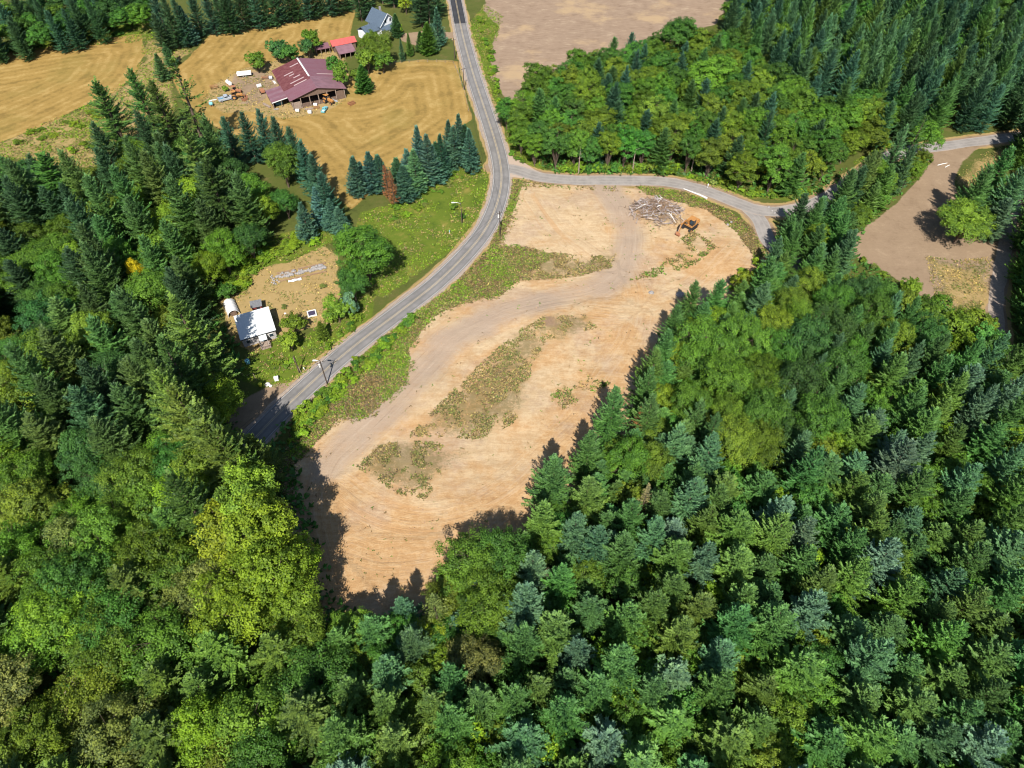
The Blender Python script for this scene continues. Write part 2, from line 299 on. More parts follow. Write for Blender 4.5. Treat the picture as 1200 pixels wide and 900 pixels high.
M_WHITEROOF = plain('white_metal_roof', (.57, .60, .60), .38, .05, .7, .0); M_STONE = plain('grey_stone', (.31, .29, .28), .9, .4, 3, bump=.06)
M_CONC = plain('concrete', (.33, .31, .29), .9, .2, 3); M_TIMBER = plain('timber', (.30, .20, .12), .9, .35, 4); M_PURPLE = plain('dark_purple_mat', (.055, .045, .085), .8, .3, 4)
M_YELLOWP = plain('yellow_plastic', (.72, .68, .05), .5, .15, 4); M_GREYROOF = plain('grey_felt_roof', (.17, .175, .185), .9, .25, 3); M_REDWALL = plain('red_boards', (.26, .055, .05), .85, .25, 4)
M_BLACKM = plain('black_metal', (.03, .03, .032), .6, .2, 4)

# ---------------------------------------------------------------- builders
def link(o): COL.objects.link(o); return o
def tag(o, label=None, cat=None, group=None, kind=None):
    for k, v in (('label', label), ('category', cat), ('group', group), ('kind', kind)):
        if v: o[k] = v
    return o
def empty(name, loc, rz=0, label=None, cat=None, group=None):
    o = link(bpy.data.objects.new(name, None)); o.location = loc; o.rotation_euler = (0, 0, rz); o.empty_display_size = .5
    return tag(o, label, cat, group)
def npmesh(name, V, F, mat, attrs=None, smooth=False):
    V = np.asarray(V, np.float32); F = np.asarray(F, np.int32); me = bpy.data.meshes.new(name)
    k = F.shape[1]; me.vertices.add(len(V)); me.vertices.foreach_set('co', V.ravel()); me.loops.add(F.size); me.loops.foreach_set('vertex_index', F.ravel())
    me.polygons.add(len(F)); me.polygons.foreach_set('loop_start', np.arange(len(F), dtype=np.int32) * k); 
    me.polygons.foreach_set('use_smooth', np.full(len(F), smooth))
    me.update(calc_edges=True)
    for a, (dom, dat) in (attrs or {}).items():
        dat = np.asarray(dat, np.float32)
        if dat.ndim == 1: me.attributes.new(a, 'FLOAT', dom).data.foreach_set('value', dat)
        else: me.attributes.new(a, 'FLOAT_COLOR', dom).data.foreach_set('color', dat.ravel())
    if mat: me.materials.append(mat)
    return me
class MB:
    def __init__(s): s.v = []; s.f = []
    def add(s, vs, fs, M=None):
        k = len(s.v); s.v += [tuple(M @ Vector(v)) if M else tuple(v) for v in vs]; s.f += [tuple(i + k for i in f) for f in fs]; return s
    def box(s, c, d, M=None, taper=1.0):
        x, y, z = (q / 2 for q in d); vs = []
        for zz, t in ((-z, 1), (z, taper)):
            vs += [(c[0] - x * t, c[1] - y * t, c[2] + zz), (c[0] + x * t, c[1] - y * t, c[2] + zz), (c[0] + x * t, c[1] + y * t, c[2] + zz), (c[0] - x * t, c[1] + y * t, c[2] + zz)]
        return s.add(vs, [(3, 2, 1, 0), (4, 5, 6, 7), (0, 1, 5, 4), (1, 2, 6, 5), (2, 3, 7, 6), (3, 0, 4, 7)], M)
    def tube(s, a, b, r0, r1=None, n=8, M=None):
        a = Vector(a); b = Vector(b); r1 = r0 if r1 is None else r1; d = (b - a).normalized(); u = d.orthogonal().normalized(); w_ = d.cross(u); vs = []
        for p, r in ((a, r0), (b, r1)): vs += [p + (u * math.cos(6.28318 * i / n) + w_ * math.sin(6.28318 * i / n)) * r for i in range(n)]
        return s.add(vs, [(i, (i + 1) % n, n + (i + 1) % n, n + i) for i in range(n)] + [tuple(range(n - 1, -1, -1)), tuple(range(n, 2 * n))], M)
    def path(s, pts, rad, n=8, M=None):
        for i in range(len(pts) - 1): s.tube(pts[i], pts[i + 1], rad[i], rad[i + 1], n, M)
        return s
    def prism(s, prof, y0, y1, M=None):                # profile in x,z extruded along y
        n = len(prof); vs = [(x, y0, z) for x, z in prof] + [(x, y1, z) for x, z in prof]
        return s.add(vs, [(i, (i + 1) % n, n + (i + 1) % n, n + i) for i in range(n)] + [tuple(range(n - 1, -1, -1)), tuple(range(n, 2 * n))], M)
    def slab(s, q, th, M=None):                        # a quad with thickness
        q = [Vector(p) for p in q]; nn = (q[1] - q[0]).cross(q[3] - q[0]).normalized() * th
        return s.add([p - nn for p in q] + q, [(3, 2, 1, 0), (4, 5, 6, 7), (0, 1, 5, 4), (1, 2, 6, 5), (2, 3, 7, 6), (3, 0, 4, 7)], M)
    def mesh(s, name, mat, bevel=0):
        me = bpy.data.meshes.new(name); me.from_pydata(s.v, [], s.f); me.materials.append(mat); me.validate()
        import bmesh
        bm = bmesh.new(); bm.from_mesh(me); bmesh.ops.recalc_face_normals(bm, faces=bm.faces)
        if bevel: bmesh.ops.bevel(bm, geom=list(bm.edges), offset=bevel, segments=1, affect='EDGES', profile=.5)
        bm.to_mesh(me); bm.free(); return me
    def build(s, name, mat, parent=None, bevel=0):
        o = link(bpy.data.objects.new(name, s.mesh(name, mat, bevel))); o.parent = parent; return o
def part(name, me, parent, loc=(0, 0, 0), rot=(0, 0, 0), sc=(1, 1, 1)):
    o = link(bpy.data.objects.new(name, me)); o.parent = parent; o.location = loc; o.rotation_euler = rot; o.scale = sc; return o
def wheel(parent, loc, r, w_, rim=M_GREYMET, axis='y'):
    t = MB().tube((0, -w_ / 2, 0), (0, w_ / 2, 0), r, r, 14).build('tyre', M_DARK); 
    o = t; o.name = 'wheel'; o.parent = parent; o.location = loc
    MB().tube((0, -w_ / 2 - .02, 0), (0, w_ / 2 + .02, 0), r * .55, r * .5, 10).build('rim', rim, o); return o

# ---------------------------------------------------------------- ground
def axis(lo, hi, far):
    a = list(np.arange(lo, hi + .01, 1.0)); s = 1.0; x = hi; 
    while x < far: s *= 1.35; x += s; a.append(x)
    s = 1.0; x = lo; b = []
    while x > -far: s *= 1.35; x -= s; b.append(x)
    return np.array(b[::-1] + a)
gx = axis(-240, 250, 2500); gy = axis(5, 400, 2500)
X, Y = np.meshgrid(gx, gy); X = X.ravel(); Y = Y.ravel(); Z = height(X, Y)
far = (np.abs(X) > 300) | (Y > 470) | (Y < -60)
jn = (fbm(X, Y, 7, 31) - .5) * 3.2
def W(poly, a=1.2, j=1.0): return sst(-a, a, sdf(poly, X, Y) + jn * j)
A = {}
A['dirt'] = W(CLEAR, 1.8, 1.0); A['hay'] = np.maximum(W(HAY1, 1.5, .7), W(HAY2, 1.5, .7)) * (1 - .8 * W(FARM, 3, 1.2)); A['plough'] = W(PLOUGH, 2, 1.4)
roadd = np.full(X.shape, 1e9)
for l, hw in ROADS: roadd = np.minimum(roadd, segdist(l[::2], X, Y) - hw)
verge = sst(4.0, .5, roadd)
A['gravel'] = np.maximum.reduce([W(LOT, 1.6, .6), W(DRIVE, 1.2, .6), W(HDRIVE, 1, .4), .42 * W(FARM, 3, 1.5), W(PL([(275, 84), (310, 84), (325, 95), (318, 112), (300, 122), (280, 120), (272, 100)]), 2, 1), sst(1.4, .2, roadd + jn * .25)])
for q in (LOTG, LOTG2): A['gravel'] = A['gravel'] * (1 - .6 * W(q, 5, 2.5))
A['dry'] = np.maximum.reduce([.56 * W(STRIP, 2, 1.5), W(YARD, 1.5, .8), .58 * W(LOTG, 5, 2.5), .58 * W(LOTG2, 5, 2.5), W(FARM, 2, 1), .8 * sst(2.6, 1.2, roadd + jn * .4)])
A['green'] = np.maximum.reduce([W(q, 2, 1.2) for q in GREEN] + [.55 * verge])
A['scrub'] = np.maximum(W(BANK, 2.2, 1.2), W(BANK2, 1.6, .9))
A['track'] = sst(8.6, 1.2, segdist(TRACK[::2], X, Y) + jn * 1.2) * (.62 + .5 * fbm(X, Y, 9, 61))
A['weed'] = np.maximum.reduce([W(q, 5.0, 2.2) * (.92 if i < 3 else .66) for i, q in enumerate(WEED)])
A['cream'] = W(PL([(600, 215), (700, 215), (722, 260), (720, 300), (640, 305), (570, 300)]), 9, 2)
A['warm'] = W(PL([(330, 570), (430, 560), (480, 600), (560, 590), (640, 540), (690, 440), (720, 400), (770, 400), (760, 480), (640, 640), (480, 740), (360, 720)]), 9, 2)
A['damp'] = np.maximum.reduce([sst(1.6, .3, np.hypot((X - a) / sx, (Y - b) / sy) + (fbm(X, Y, 2.5, 41) - .5) * 2.2) * k * .8 for (a, b), sx, sy, k in ((P(782, 281), 1.9, .9, .9), (P(641, 383), 2.6, 2.2, 1.0), (P(668, 378), 2.0, 1.4, .8), (P(560, 560), 3, 1.5, .5), (P(600, 540), 2.5, 1.2, .5), (P(602, 70), 6, 5, .5), (P(648, 252), 1.1, .8, .6), (P(495, 640), 2.5, 2, .55), (P(700, 260), 1.6, 1, .4))])
pd = np.full(X.shape, 1e9); ps = np.zeros(X.shape); near = inside(np.array([(-70, 40), (110, 40), (110, 215), (-70, 215)]), X, Y); xn, yn = X[near], Y[near]; bd_ = np.full(xn.shape, 1e9); bs_ = np.zeros(xn.shape); s0 = 0.
for l in PATHS:
    for a_, b_ in zip(l[:-1], l[1:]):
        v_ = b_ - a_; L2 = v_ @ v_ + 1e-9; t_ = np.clip(((xn - a_[0]) * v_[0] + (yn - a_[1]) * v_[1]) / L2, 0, 1); ex_, ey_ = xn - a_[0] - t_ * v_[0], yn - a_[1] - t_ * v_[1]; d_ = np.hypot(ex_, ey_); k_ = d_ < np.abs(bd_)
        bd_ = np.where(k_, d_ * np.sign(v_[0] * ey_ - v_[1] * ex_ + 1e-12), bd_); bs_ = np.where(k_, s0 + t_ * math.sqrt(L2), bs_); s0 += math.sqrt(L2)
    s0 += 40
pd[near] = bd_; ps[near] = bs_; A['pabs'] = np.clip(np.abs(pd), 0, 40); A['pdist'] = np.clip(pd, -40, 40); A['palong'] = ps
sw = np.where(inside(HAY2, X, Y), sdf(HAY2, X, Y), sdf(HAY1, X, Y)) ; A['swath'] = np.clip(sw, -5, 60)
for k in A: A[k] = np.where(far, 0, A[k])
nx, ny = len(gx), len(gy)
ii = (np.arange(ny - 1)[:, None] * nx + np.arange(nx - 1)[None, :]).ravel()
FQ = np.stack([ii, ii + 1, ii + 1 + nx, ii + nx], 1)
zone = np.zeros(len(FQ), int); best = np.full(len(FQ), .5)
order = [('green', 'grass_verge'), ('scrub', 'scrub_bank'), ('dry', 'dry_grass'), ('hay', 'hay_field'), ('plough', 'ploughed_field'), ('gravel', 'gravel_lot'), ('dirt', 'dirt_clearing')]
for i, (a, n) in enumerate(order): zone = np.where(A[a][FQ].mean(1) > .5, i + 1, zone)
XYZ = np.stack([X, Y, Z], 1)
zx = np.gradient(Z.reshape(ny, nx), gx, axis=1).ravel(); zy = np.gradient(Z.reshape(ny, nx), gy, axis=0).ravel()
NRM = np.stack([-zx, -zy, np.ones_like(zx)], 1); NRM /= np.linalg.norm(NRM, axis=1)[:, None]
for zi, n in enumerate(['ground'] + [b for a, b in order]):
    f = FQ[zone == zi]
    if not len(f): continue
    u, inv = np.unique(f, return_inverse=True)
    me = npmesh(n, XYZ[u], inv.reshape(f.shape), M_GROUND, {k: ('POINT', A[k][u]) for k in A}, True)
    me.normals_split_custom_set_from_vertices([tuple(q) for q in NRM[u]])
    tag(link(bpy.data.objects.new(n, me)), kind='structure')

# ---------------------------------------------------------------- roads
def ribbon(line, off0, off1, z, n=4):
    d = np.gradient(line, axis=0); d /= np.linalg.norm(d, axis=1)[:, None]; nn = np.stack([d[:, 1], -d[:, 0]], 1)
    o0 = np.broadcast_to(off0, len(line)); o1 = np.broadcast_to(off1, len(line)); V = []; ac = []
    for k in range(n + 1):
        o = o0 + (o1 - o0) * k / n; p = line + nn * o[:, None]; V.append(np.column_stack([p, np.full(len(line), z)])); ac.append(o)
    V = np.stack(V, 1).reshape(-1, 3); ac = np.stack(ac, 1).ravel(); L = len(line)
    F = [(i * (n + 1) + k, i * (n + 1) + k + 1, (i + 1) * (n + 1) + k + 1, (i + 1) * (n + 1) + k) for i in range(L - 1) for k in range(n)]
    return V, np.array(F), ac
def road(name, line, o0, o1, z, mat, parent=None, n=4):
    V, F, ac = ribbon(line, o0, o1, z, n); o = link(bpy.data.objects.new(name, npmesh(name, V, F, mat, {'across': ('POINT', ac)}))); o.parent = parent
    if not parent: tag(o, kind='structure')
    return o
def wig(n, s, a): return a * (fbm(np.arange(n), np.zeros(n), 3, s) - .5)
L = len(MAIN)
road('road_shoulder', MAIN, -3.8 + wig(L, 5, 1.2), 3.8 + wig(L, 6, 1.2), .012, M_SHOULD)
main = road('road', MAIN, -2.85 + wig(L, 1, .3), 2.85 + wig(L, 2, .3), .045, M_ASPH, n=12)
for o in (-.17, .17): road('centre_line', MAIN, o - .06, o + .06, .0495, M_YELLOW, main, 1)
dj = np.linalg.norm(MAIN - np.array(P(600, 195)), axis=1)
for o in (-2.55, 2.55): 
    road('edge_line', MAIN, o - .06, o + .06, .0495, M_WHITE_LINE, main, 1)
k = [i for i, p in enumerate(MAIN) if P(536, 29)[1] < p[1]]
road('fresh_asphalt', MAIN[:max(k) + 1], -2.7, 2.7, .047, M_FRESH, main, 8)
L = len(SIDE); flare = np.array([max(0, 1 - np.linalg.norm(p - np.array(P(588, 198))) / 13) for p in SIDE])
road('side_road', SIDE, -2.6 - 6.0 * flare ** 1.6 + wig(L, 3, .9), 2.6 + 4.6 * flare ** 1.6 + wig(L, 4, .9), .03, M_SIDE, n=12)
road('side_road_spur', SPUR, -2.4, 2.4, .022, M_SIDE, n=6)
road('gravel_lane', LANE, -1.9 + wig(len(LANE), 7, .7), 1.9 + wig(len(LANE), 8, .7), .026, M_SHOULD, n=6)

# ---------------------------------------------------------------- tree shapes
def diamonds(C, D, S, L, Wd):                          # centre-start C, direction D, side S, length, width -> leaf-shaped quads
    C = np.asarray(C); D = np.asarray(D); S = np.asarray(S); L = np.asarray(L)[:, None]; Wd = np.asarray(Wd)[:, None]
    V = np.stack([C, C + D * L * .45 + S * Wd, C + D * L, C + D * L * .45 - S * Wd], 1).reshape(-1, 3)
    return V, np.arange(len(V)).reshape(-1, 4)
def nrm(a): return a / (np.linalg.norm(a, axis=-1, keepdims=True) + 1e-9)
def conifer_crown(seed, h=24., r=3.6, base=.14, gap=.55, per=6, tw=.30, wid=.115, sparse=0., power=.8, droop=0., ragged=.25):
    rg = np.random.default_rng(seed); C = []; D = []; S = []; L = []; Wd = []; T = []
    z = base * h
    lop = rg.uniform(0, 6.28)
    while z < h - .15:
        t = (z - base * h) / (h * (1 - base)); rr = r * max(.05, (1 - t)) ** power * (.55 + .45 * min(1, t / .12)) + .12
        nb = max(4, int(per * (.75 + .5 * rr / r) + rg.uniform(0, 1.5)))
        a0 = rg.uniform(0, 6.28)
        for k in range(nb):
            if rg.random() < sparse * (1.0 if t < .85 else .3): continue
            a = a0 + 2.39996 * k + rg.normal(0, .4); bl = rr * rg.uniform(1 - ragged * 1.6, 1 + ragged) * (1 + .12 * math.cos(a - lop))
            zz = z + rg.uniform(-.6, .6) * gap
            el = -.10 + 1.05 * t ** 1.25 + rg.normal(0, .12) - droop * (1 - t); tone = rg.uniform(.15, .85)
            n = max(3, int(bl / tw)); s = (np.arange(n) + rg.uniform(.3, .9, n)) / n; s = np.clip(.12 + .88 * s, 0, 1)
            ca, sa = math.cos(a), math.sin(a)
            ho = bl * s * math.cos(el); up = bl * s * math.sin(el) + .34 * bl * (s ** 3) - .14 * bl * s
            px = np.stack([ca * ho, sa * ho, zz + up], 1)
            for sg in (-1, 1):
                ang = a + sg * rg.uniform(.55, 1.05, n); dz = rg.uniform(-.15, .7, n) + .2 * t
                d = nrm(np.stack([np.cos(ang), np.sin(ang), dz], 1)); roll = rg.normal(0, .55, n)
                up_ = nrm(np.stack([rg.normal(0, .35, n), rg.normal(0, .35, n), np.ones(n)], 1)); sd_ = nrm(np.cross(d, up_))
                sd_ = sd_ * np.cos(roll)[:, None] + np.cross(d, sd_) * np.sin(roll)[:, None]
                C.append(px); D.append(d); S.append(sd_); ln = (.34 + .40 * bl / (1 + bl * .45)) * (1.12 - .55 * s) * rg.uniform(.7, 1.25, n)
                L.append(ln); Wd.append(np.full(n, wid) * rg.uniform(.8, 1.5, n)); T.append(np.clip(tone + rg.normal(0, .16, n), 0, 1))
            d = nrm(np.array([[ca, sa, math.sin(el) + .5]])); C.append(px[-1:]); D.append(d); S.append(np.array([[-sa, ca, 0.]])); L.append(np.array([.45])); Wd.append(np.array([wid * 1.2])); T.append(np.array([tone]))
        z += gap * (.45 + .75 * (1 - t)) * rg.uniform(.8, 1.2)
    for k in range(4): C.append(np.array([[0, 0, h - .5]])); D.append(nrm(np.array([[rg.normal(0, .1), rg.normal(0, .1), 1.]]))); S.append(np.array([[math.cos(k * .8), math.sin(k * .8), 0]])); L.append(np.array([.9])); Wd.append(np.array([.09])); T.append(np.array([.6]))
    V, F = diamonds(np.concatenate(C), np.concatenate(D), np.concatenate(S), np.concatenate(L), np.concatenate(Wd))
    return V, F, np.concatenate(T)
def conifer_trunk(h, r=.28, n=7):
    m = MB(); m.path([(0, 0, -.5), (0, 0, h * .3), (.04, 0, h * .7), (0, 0, h * .97)], [r * 1.2, r, r * .55, .03], n); return m.mesh('trunk', M_BARK)
def broad_shape(seed, h=15., r=5.5, nl=9, cl=150, per=34, leaf=.36, base=.22, spread=.95, oval=1.):
    rg = np.random.default_rng(seed); cz = h * (base + 1) / 2; rz = h * (1 - base) / 2
    lobes = []
    for k in range(nl):
        a = 6.283 * k * .381966 + rg.normal(0, .3); q = rg.uniform(-.45, .75); rho = math.sqrt(max(0, 1 - (q * .95) ** 2)) * rg.uniform(.42, .66)
        lobes.append((r * rho * math.cos(a), r * rho * math.sin(a), cz + rz * q * .72, r * rg.uniform(.36, .56)))
    lobes.append((0, 0, cz + rz * .45, r * .5)); lobes.append((0, 0, cz - rz * .1, r * .6))
    C = []; D = []; S = []; L = []; Wd = []; T = []
    wts = np.array([l[3] ** 2 for l in lobes]); wts /= wts.sum(); tips = []
    for k in range(cl):
        lx, ly, lz, lr = lobes[rg.choice(len(lobes), p=wts)]
        d = nrm(rg.normal(0, 1, 3)); 
        if d[2] < -.45: d[2] *= -1
        c = np.array([lx, ly, lz]) + d * lr * np.array([1, 1, .9 * oval]) * rg.uniform(.78, 1.12); tips.append(c)
        cr = rg.uniform(.55, 1.05) * r / 5.5 * 1.0; n = int(per * rg.uniform(.7, 1.3)); tone = rg.uniform(.1, .9)
        q = nrm(rg.normal(0, 1, (n, 3))) * (rg.uniform(.25, 1, (n, 1)) ** .6) * cr * np.array([1, 1, .75])
        out = nrm(nrm(q) * .6 + d * .7 + rg.normal(0, .45, (n, 3)) + np.array([0, 0, .35])); dr = nrm(np.cross(out, rg.normal(0, 1, (n, 3))))
        sd_ = np.cross(out, dr); ln = leaf * rg.uniform(.7, 1.4, n)
        C.append(c + q); D.append(dr); S.append(sd_); L.append(ln * 1.3); Wd.append(ln * .52); T.append(np.clip(tone + rg.normal(0, .17, n), 0, 1))
    V, F = diamonds(np.concatenate(C), np.concatenate(D), np.concatenate(S), np.concatenate(L), np.concatenate(Wd))
    tr = MB(); tr.path([(0, 0, -.5), (.05, .03, h * base), (0, .08, h * .55)], [.32 * r / 5.5, .26 * r / 5.5, .12 * r / 5.5], 7)
    for lx, ly, lz, lr in lobes[:nl]: tr.path([(0, 0, h * base * rg.uniform(.7, 1.3)), (lx * .5, ly * .5, h * base + (lz - h * base) * .62), (lx, ly, lz + lr * .3)], [.15 * r / 5.5, .09 * r / 5.5, .03], 5)
    for c in tips[::5]:
        l = min(lobes, key=lambda q: (q[0] - c[0]) ** 2 + (q[1] - c[1]) ** 2 + (q[2] - c[2]) ** 2); tr.tube((l[0], l[1], l[2]), tuple(c), .04, .015, 4)
    return V, F, np.concatenate(T), tr
PROTO = {}
def add_con(key, n, h, r, mat=M_NEEDLE, trunk_r=.26, **kw):
    PROTO[key] = []
    for i in range(n):
        V, F, T = conifer_crown(hash(key) % 97 + i * 13 + len(PROTO) * 101 if False else (len(PROTO) * 101 + i * 13), h, r, **kw)
        PROTO[key].append((npmesh('crown', V, F, mat, {'tone': ('FACE', T)}), conifer_trunk(h, trunk_r), h, r))
def add_broad(key, n, h, r, mat=M_LEAF, bark=M_BARK, **kw):
    PROTO[key] = []
    for i in range(n):
        V, F, T, tr = broad_shape(1000 + len(PROTO) * 77 + i * 7, h, r, **kw)
        PROTO[key].append((npmesh('crown', V, F, mat, {'tone': ('FACE', T)}), tr.mesh('trunk', bark), h, r))
add_con('fir', 8, 20, 4.8, base=.05, per=8, tw=.14, wid=.085, power=.66, gap=.80, ragged=.30)
add_con('oldfir', 4, 29, 5.0, mat=M_NEEDLE_OLD, base=.12, gap=.95, per=7, tw=.18, wid=.115, sparse=.08, power=.60, ragged=.38, trunk_r=.42)
add_con('spruce', 3, 13, 2.7, base=.03, gap=.40, per=7, tw=.24, wid=.10, power=.85, ragged=.15, trunk_r=.18)
add_con('sparse', 2, 30, 4.2, mat=M_NEEDLE_OLD, base=.2, gap=1.05, per=5, tw=.34, wid=.15, sparse=.28, power=.7, ragged=.5, droop=.25, trunk_r=.36)
add_con('cone', 2, 10, 3.2, mat=M_NEEDLE_OLD, base=.0, gap=.33, per=9, tw=.22, wid=.13, power=.75, ragged=.12, trunk_r=.15)
add_con('dead', 2, 12, 2.0, base=.08, gap=.5, per=6, tw=.28, wid=.06, sparse=.15, ragged=.35, trunk_r=.15)
add_con('skeleton', 2, 16, 3.0, base=.1, gap=.62, per=5, tw=.45, wid=.06, sparse=.2, ragged=.3, trunk_r=.2)
add_broad('maple', 6, 15, 6.4, nl=12, cl=300, per=66, leaf=.21, base=.12)
add_broad('alder', 4, 16, 4.6, nl=10, cl=240, per=58, leaf=.21, base=.06, oval=1.25)
add_broad('poplar', 2, 20, 5.2, nl=13, cl=330, per=58, leaf=.22, base=.08, oval=1.4)
add_broad('round', 2, 8, 3.6, nl=8, cl=150, per=30, leaf=.28, base=.1)
add_broad('shrub', 5, 1.9, 1.25, nl=6, cl=42, per=16, leaf=.21, base=.02, bark=M_BARK)
TINT = dict(fir=(0.068, 0.164, 0.034), fir2=(0.094, 0.184, 0.028), blue=(0.080, 0.178, 0.072), blue2=(0.104, 0.196, 0.104), olivefir=(0.112, 0.186, 0.028), dark=(0.042, 0.100, 0.034), teal=(0.042, 0.118, 0.064),
    maple=(0.086, 0.174, 0.020), olive=(0.116, 0.184, 0.020), bright=(0.140, 0.236, 0.018), lime=(.168, .246, .022), green=(0.058, 0.148, 0.024), dgreen=(0.043, 0.114, 0.028), yellow=(0.500, 0.360, 0.015), brown=(0.240, 0.115, 0.060), tan=(0.300, 0.240, 0.130), oldfir=(0.066, 0.130, 0.028), oldfir2=(0.098, 0.162, 0.032), khaki=(0.132, 0.165, 0.042), gold=(0.260, 0.220, 0.020), bluesp=(0.064, 0.146, 0.104))
TREES = []                                             # dict specs
rnd = random.Random(5)
CON = {'fir', 'oldfir', 'spruce', 'sparse', 'cone', 'dead', 'skeleton'}
def T_(proto, px, py, h, r, tint, name=None, label=None, cat='tree', group=None, stand=None):
    x, y = P(px, py, h * .97); TREES.append(dict(proto=proto, x=x, y=y, h=h, r=r, tint=tint, name=name, label=label, cat=cat, group=group, stand=stand, manual=True)); return TREES[-1]

# --- trees picked out one by one
for px, py, h, r, tint in [(816, 332, 15, 3.2, 'fir'), (846, 329, 15, 3.2, 'fir'), (795, 358, 15, 3.0, 'fir'), (905, 303, 18, 3.8, 'fir'), (899, 335, 18, 4.0, 'blue'), (784, 388, 17, 3.4, 'fir'), (770, 412, 18, 3.4, 'fir2'), (763, 437, 18, 3.4, 'fir'), (765, 466, 18, 3.4, 'fir'),
    (722, 458, 21, 3.8, 'fir'), (692, 510, 19, 3.6, 'fir'), (650, 541, 19, 4.2, 'fir'), (690, 565, 19, 3.9, 'fir2'), (636, 592, 19, 3.8, 'fir2'), (676, 606, 19, 3.6, 'blue'), (703, 622, 18, 3.6, 'blue'), (625, 650, 20, 3.4, 'blue2'), (618, 690, 22, 4.4, 'blue2'), (470, 703, 12, 2.8, 'blue'), (432, 728, 15, 3.6, 'fir'), (481, 742, 17, 3.6, 'blue'), (392, 742, 14, 3.4, 'fir2'), (450, 775, 18, 4, 'blue'), (660, 665, 18, 3.4, 'fir')]:
    T_('fir', px, py, h, r * 1.22, tint, 'fir_tree', stand='edge')
for px, py, h, r, tint in [(833, 383, 17, 6, 'maple'), (878, 378, 17, 5.6, 'maple'), (862, 425, 17, 6, 'maple'), (740, 520, 15, 4.6, 'maple'), (548, 642, 15, 6.0, 'maple'), (592, 640, 15, 5.4, 'green'), (575, 690, 16, 5.4, 'maple'), (520, 690, 10, 3.6, 'olive'), (556, 762, 14, 4.6, 'khaki')]:
    T_('maple', px, py, h, r * 1.15, tint, 'broadleaf_tree', stand='edge')
for px, py, h, r, tint in [(797, 502, 19, 3.6, 'blue'), (837, 512, 19, 3.8, 'blue'), (822, 473, 17, 3.4, 'fir'), (742, 590, 19, 3.8, 'fir'), (772, 612, 19, 3.6, 'blue'), (845, 572, 19, 3.8, 'fir2'), (832, 640, 20, 3.8, 'blue2'), (950, 610, 20, 4, 'blue2'), (1180, 395, 21, 3.8, 'blue'), (1150, 400, 20, 3.8, 'fir'), (1110, 395, 20, 4.2, 'fir'), (1080, 405, 20, 4, 'blue'), (1130, 440, 20, 4.2, 'olivefir'), (1165, 455, 21, 4, 'blue2')]:
    T_('fir', px, py, h, r, tint, 'fir_tree', stand='right')
for px, py, h, r, tint in [(960, 372, 19, 7.0, 'dgreen'), (1000, 410, 19, 6.2, 'green'), (950, 425, 19, 6.5, 'dgreen'), (975, 470, 19, 6.0, 'green'), (905, 470, 17, 6, 'green'), (870, 500, 17, 5.5, 'olive'), (815, 455, 16, 4.5, 'maple'), (1040, 335, 11, 4.4, 'maple'), (1070, 345, 9, 3.8, 'olive'), (1000, 325, 12, 4.6, 'olive'), (960, 320, 12, 5, 'olive'), (935, 345, 13, 5, 'olive'), (875, 318, 9, 2.8, 'lime'), (775, 525, 15, 4.2, 'maple')]:
    T_('maple' if r > 4 else 'round', px, py, h, r, tint, 'broadleaf_tree', stand='grove')
# left of the road
T_('maple', 285, 605, 17, 6.0, 'lime', 'maple_tree', 'bright lime maple with yellow patches leaning over the shaded dirt edge')
T_('maple', 333, 640, 16, 5.6, 'bright', 'maple_tree', 'bright green maple shading the dirt beside the lime maple')
T_('maple', 262, 690, 19, 8.2, 'bright', 'maple_tree', 'widest bright green maple beside the lime maple')
T_('maple', 345, 720, 15, 5.0, 'olive', 'maple_tree', 'olive green maple at the shaded corner of the dirt clearing')
TREES.append(dict(proto='oldfir', x=-70.5, y=106, h=31, r=6.6, tint='oldfir2', name='fir_tree', label='huge olive green fir beside the white roofed cottage', cat='tree', group=None, stand=None, manual=True))
T_('oldfir', 190, 400, 28, 5.2, 'oldfir', 'fir_tree', 'big dark fir behind the huge fir at the white roofed cottage')
T_('oldfir', 238, 500, 30, 6.2, 'oldfir2', 'fir_tree', 'huge fir throwing its shadow over the road and driveway')
T_('oldfir', 200, 560, 29, 5.6, 'oldfir', 'fir_tree', 'dark fir next to the huge fir at the shaded road')
T_('oldfir', 260, 575, 24, 4.6, 'fir2', 'fir_tree', 'mid green fir standing over the shaded road bend')
T_('maple', 38, 400, 16, 7.2, 'olive', 'maple_tree', 'round olive maple beside the small bright meadow')
T_('maple', 152, 303, 14, 2.6, 'yellow', 'maple_tree', 'yellow leaved tree among dark green forest trees')
T_('maple', 190, 365, 13, 5.2, 'lime', 'maple_tree', 'yellow green maple behind the huge cottage firs')
T_('sparse', 203, 73, 33, 6.6, 'oldfir', 'spruce_tree', 'tall sparse spruce with drooping branches against the hay field')
T_('oldfir', 113, 99, 26, 7.4, 'fir', 'fir_tree', 'broad dark fir standing at the end of the hay field')
T_('oldfir', 153, 84, 27, 5.6, 'fir', 'fir_tree', 'slim dark fir between the broad fir and the sparse spruce')
T_('oldfir', 178, 98, 27, 6.2, 'oldfir', 'fir_tree', 'dark fir touching the tall sparse spruce')
T_('oldfir', 240, 190, 28, 7.2, 'oldfir', 'fir_tree', 'dark tufted fir beside the dark teal fir clump')
T_('oldfir', 215, 150, 28, 6.6, 'oldfir2', 'fir_tree', 'olive fir next to the tall sparse spruce')
T_('oldfir', 50, 185, 22, 9.0, 'fir', 'fir_tree', 'wide spreading dark fir near the mown hay field corner')
for px, py in [(262, 140), (283, 134), (303, 132), (320, 140), (338, 152), (352, 168), (365, 185), (375, 205)]:
    T_('fir', px, py, 18, 4.3, 'teal', 'fir_tree', 'dark teal fir in the clump facing the barn', 'tree', 'dark firs in the clump facing the barn')
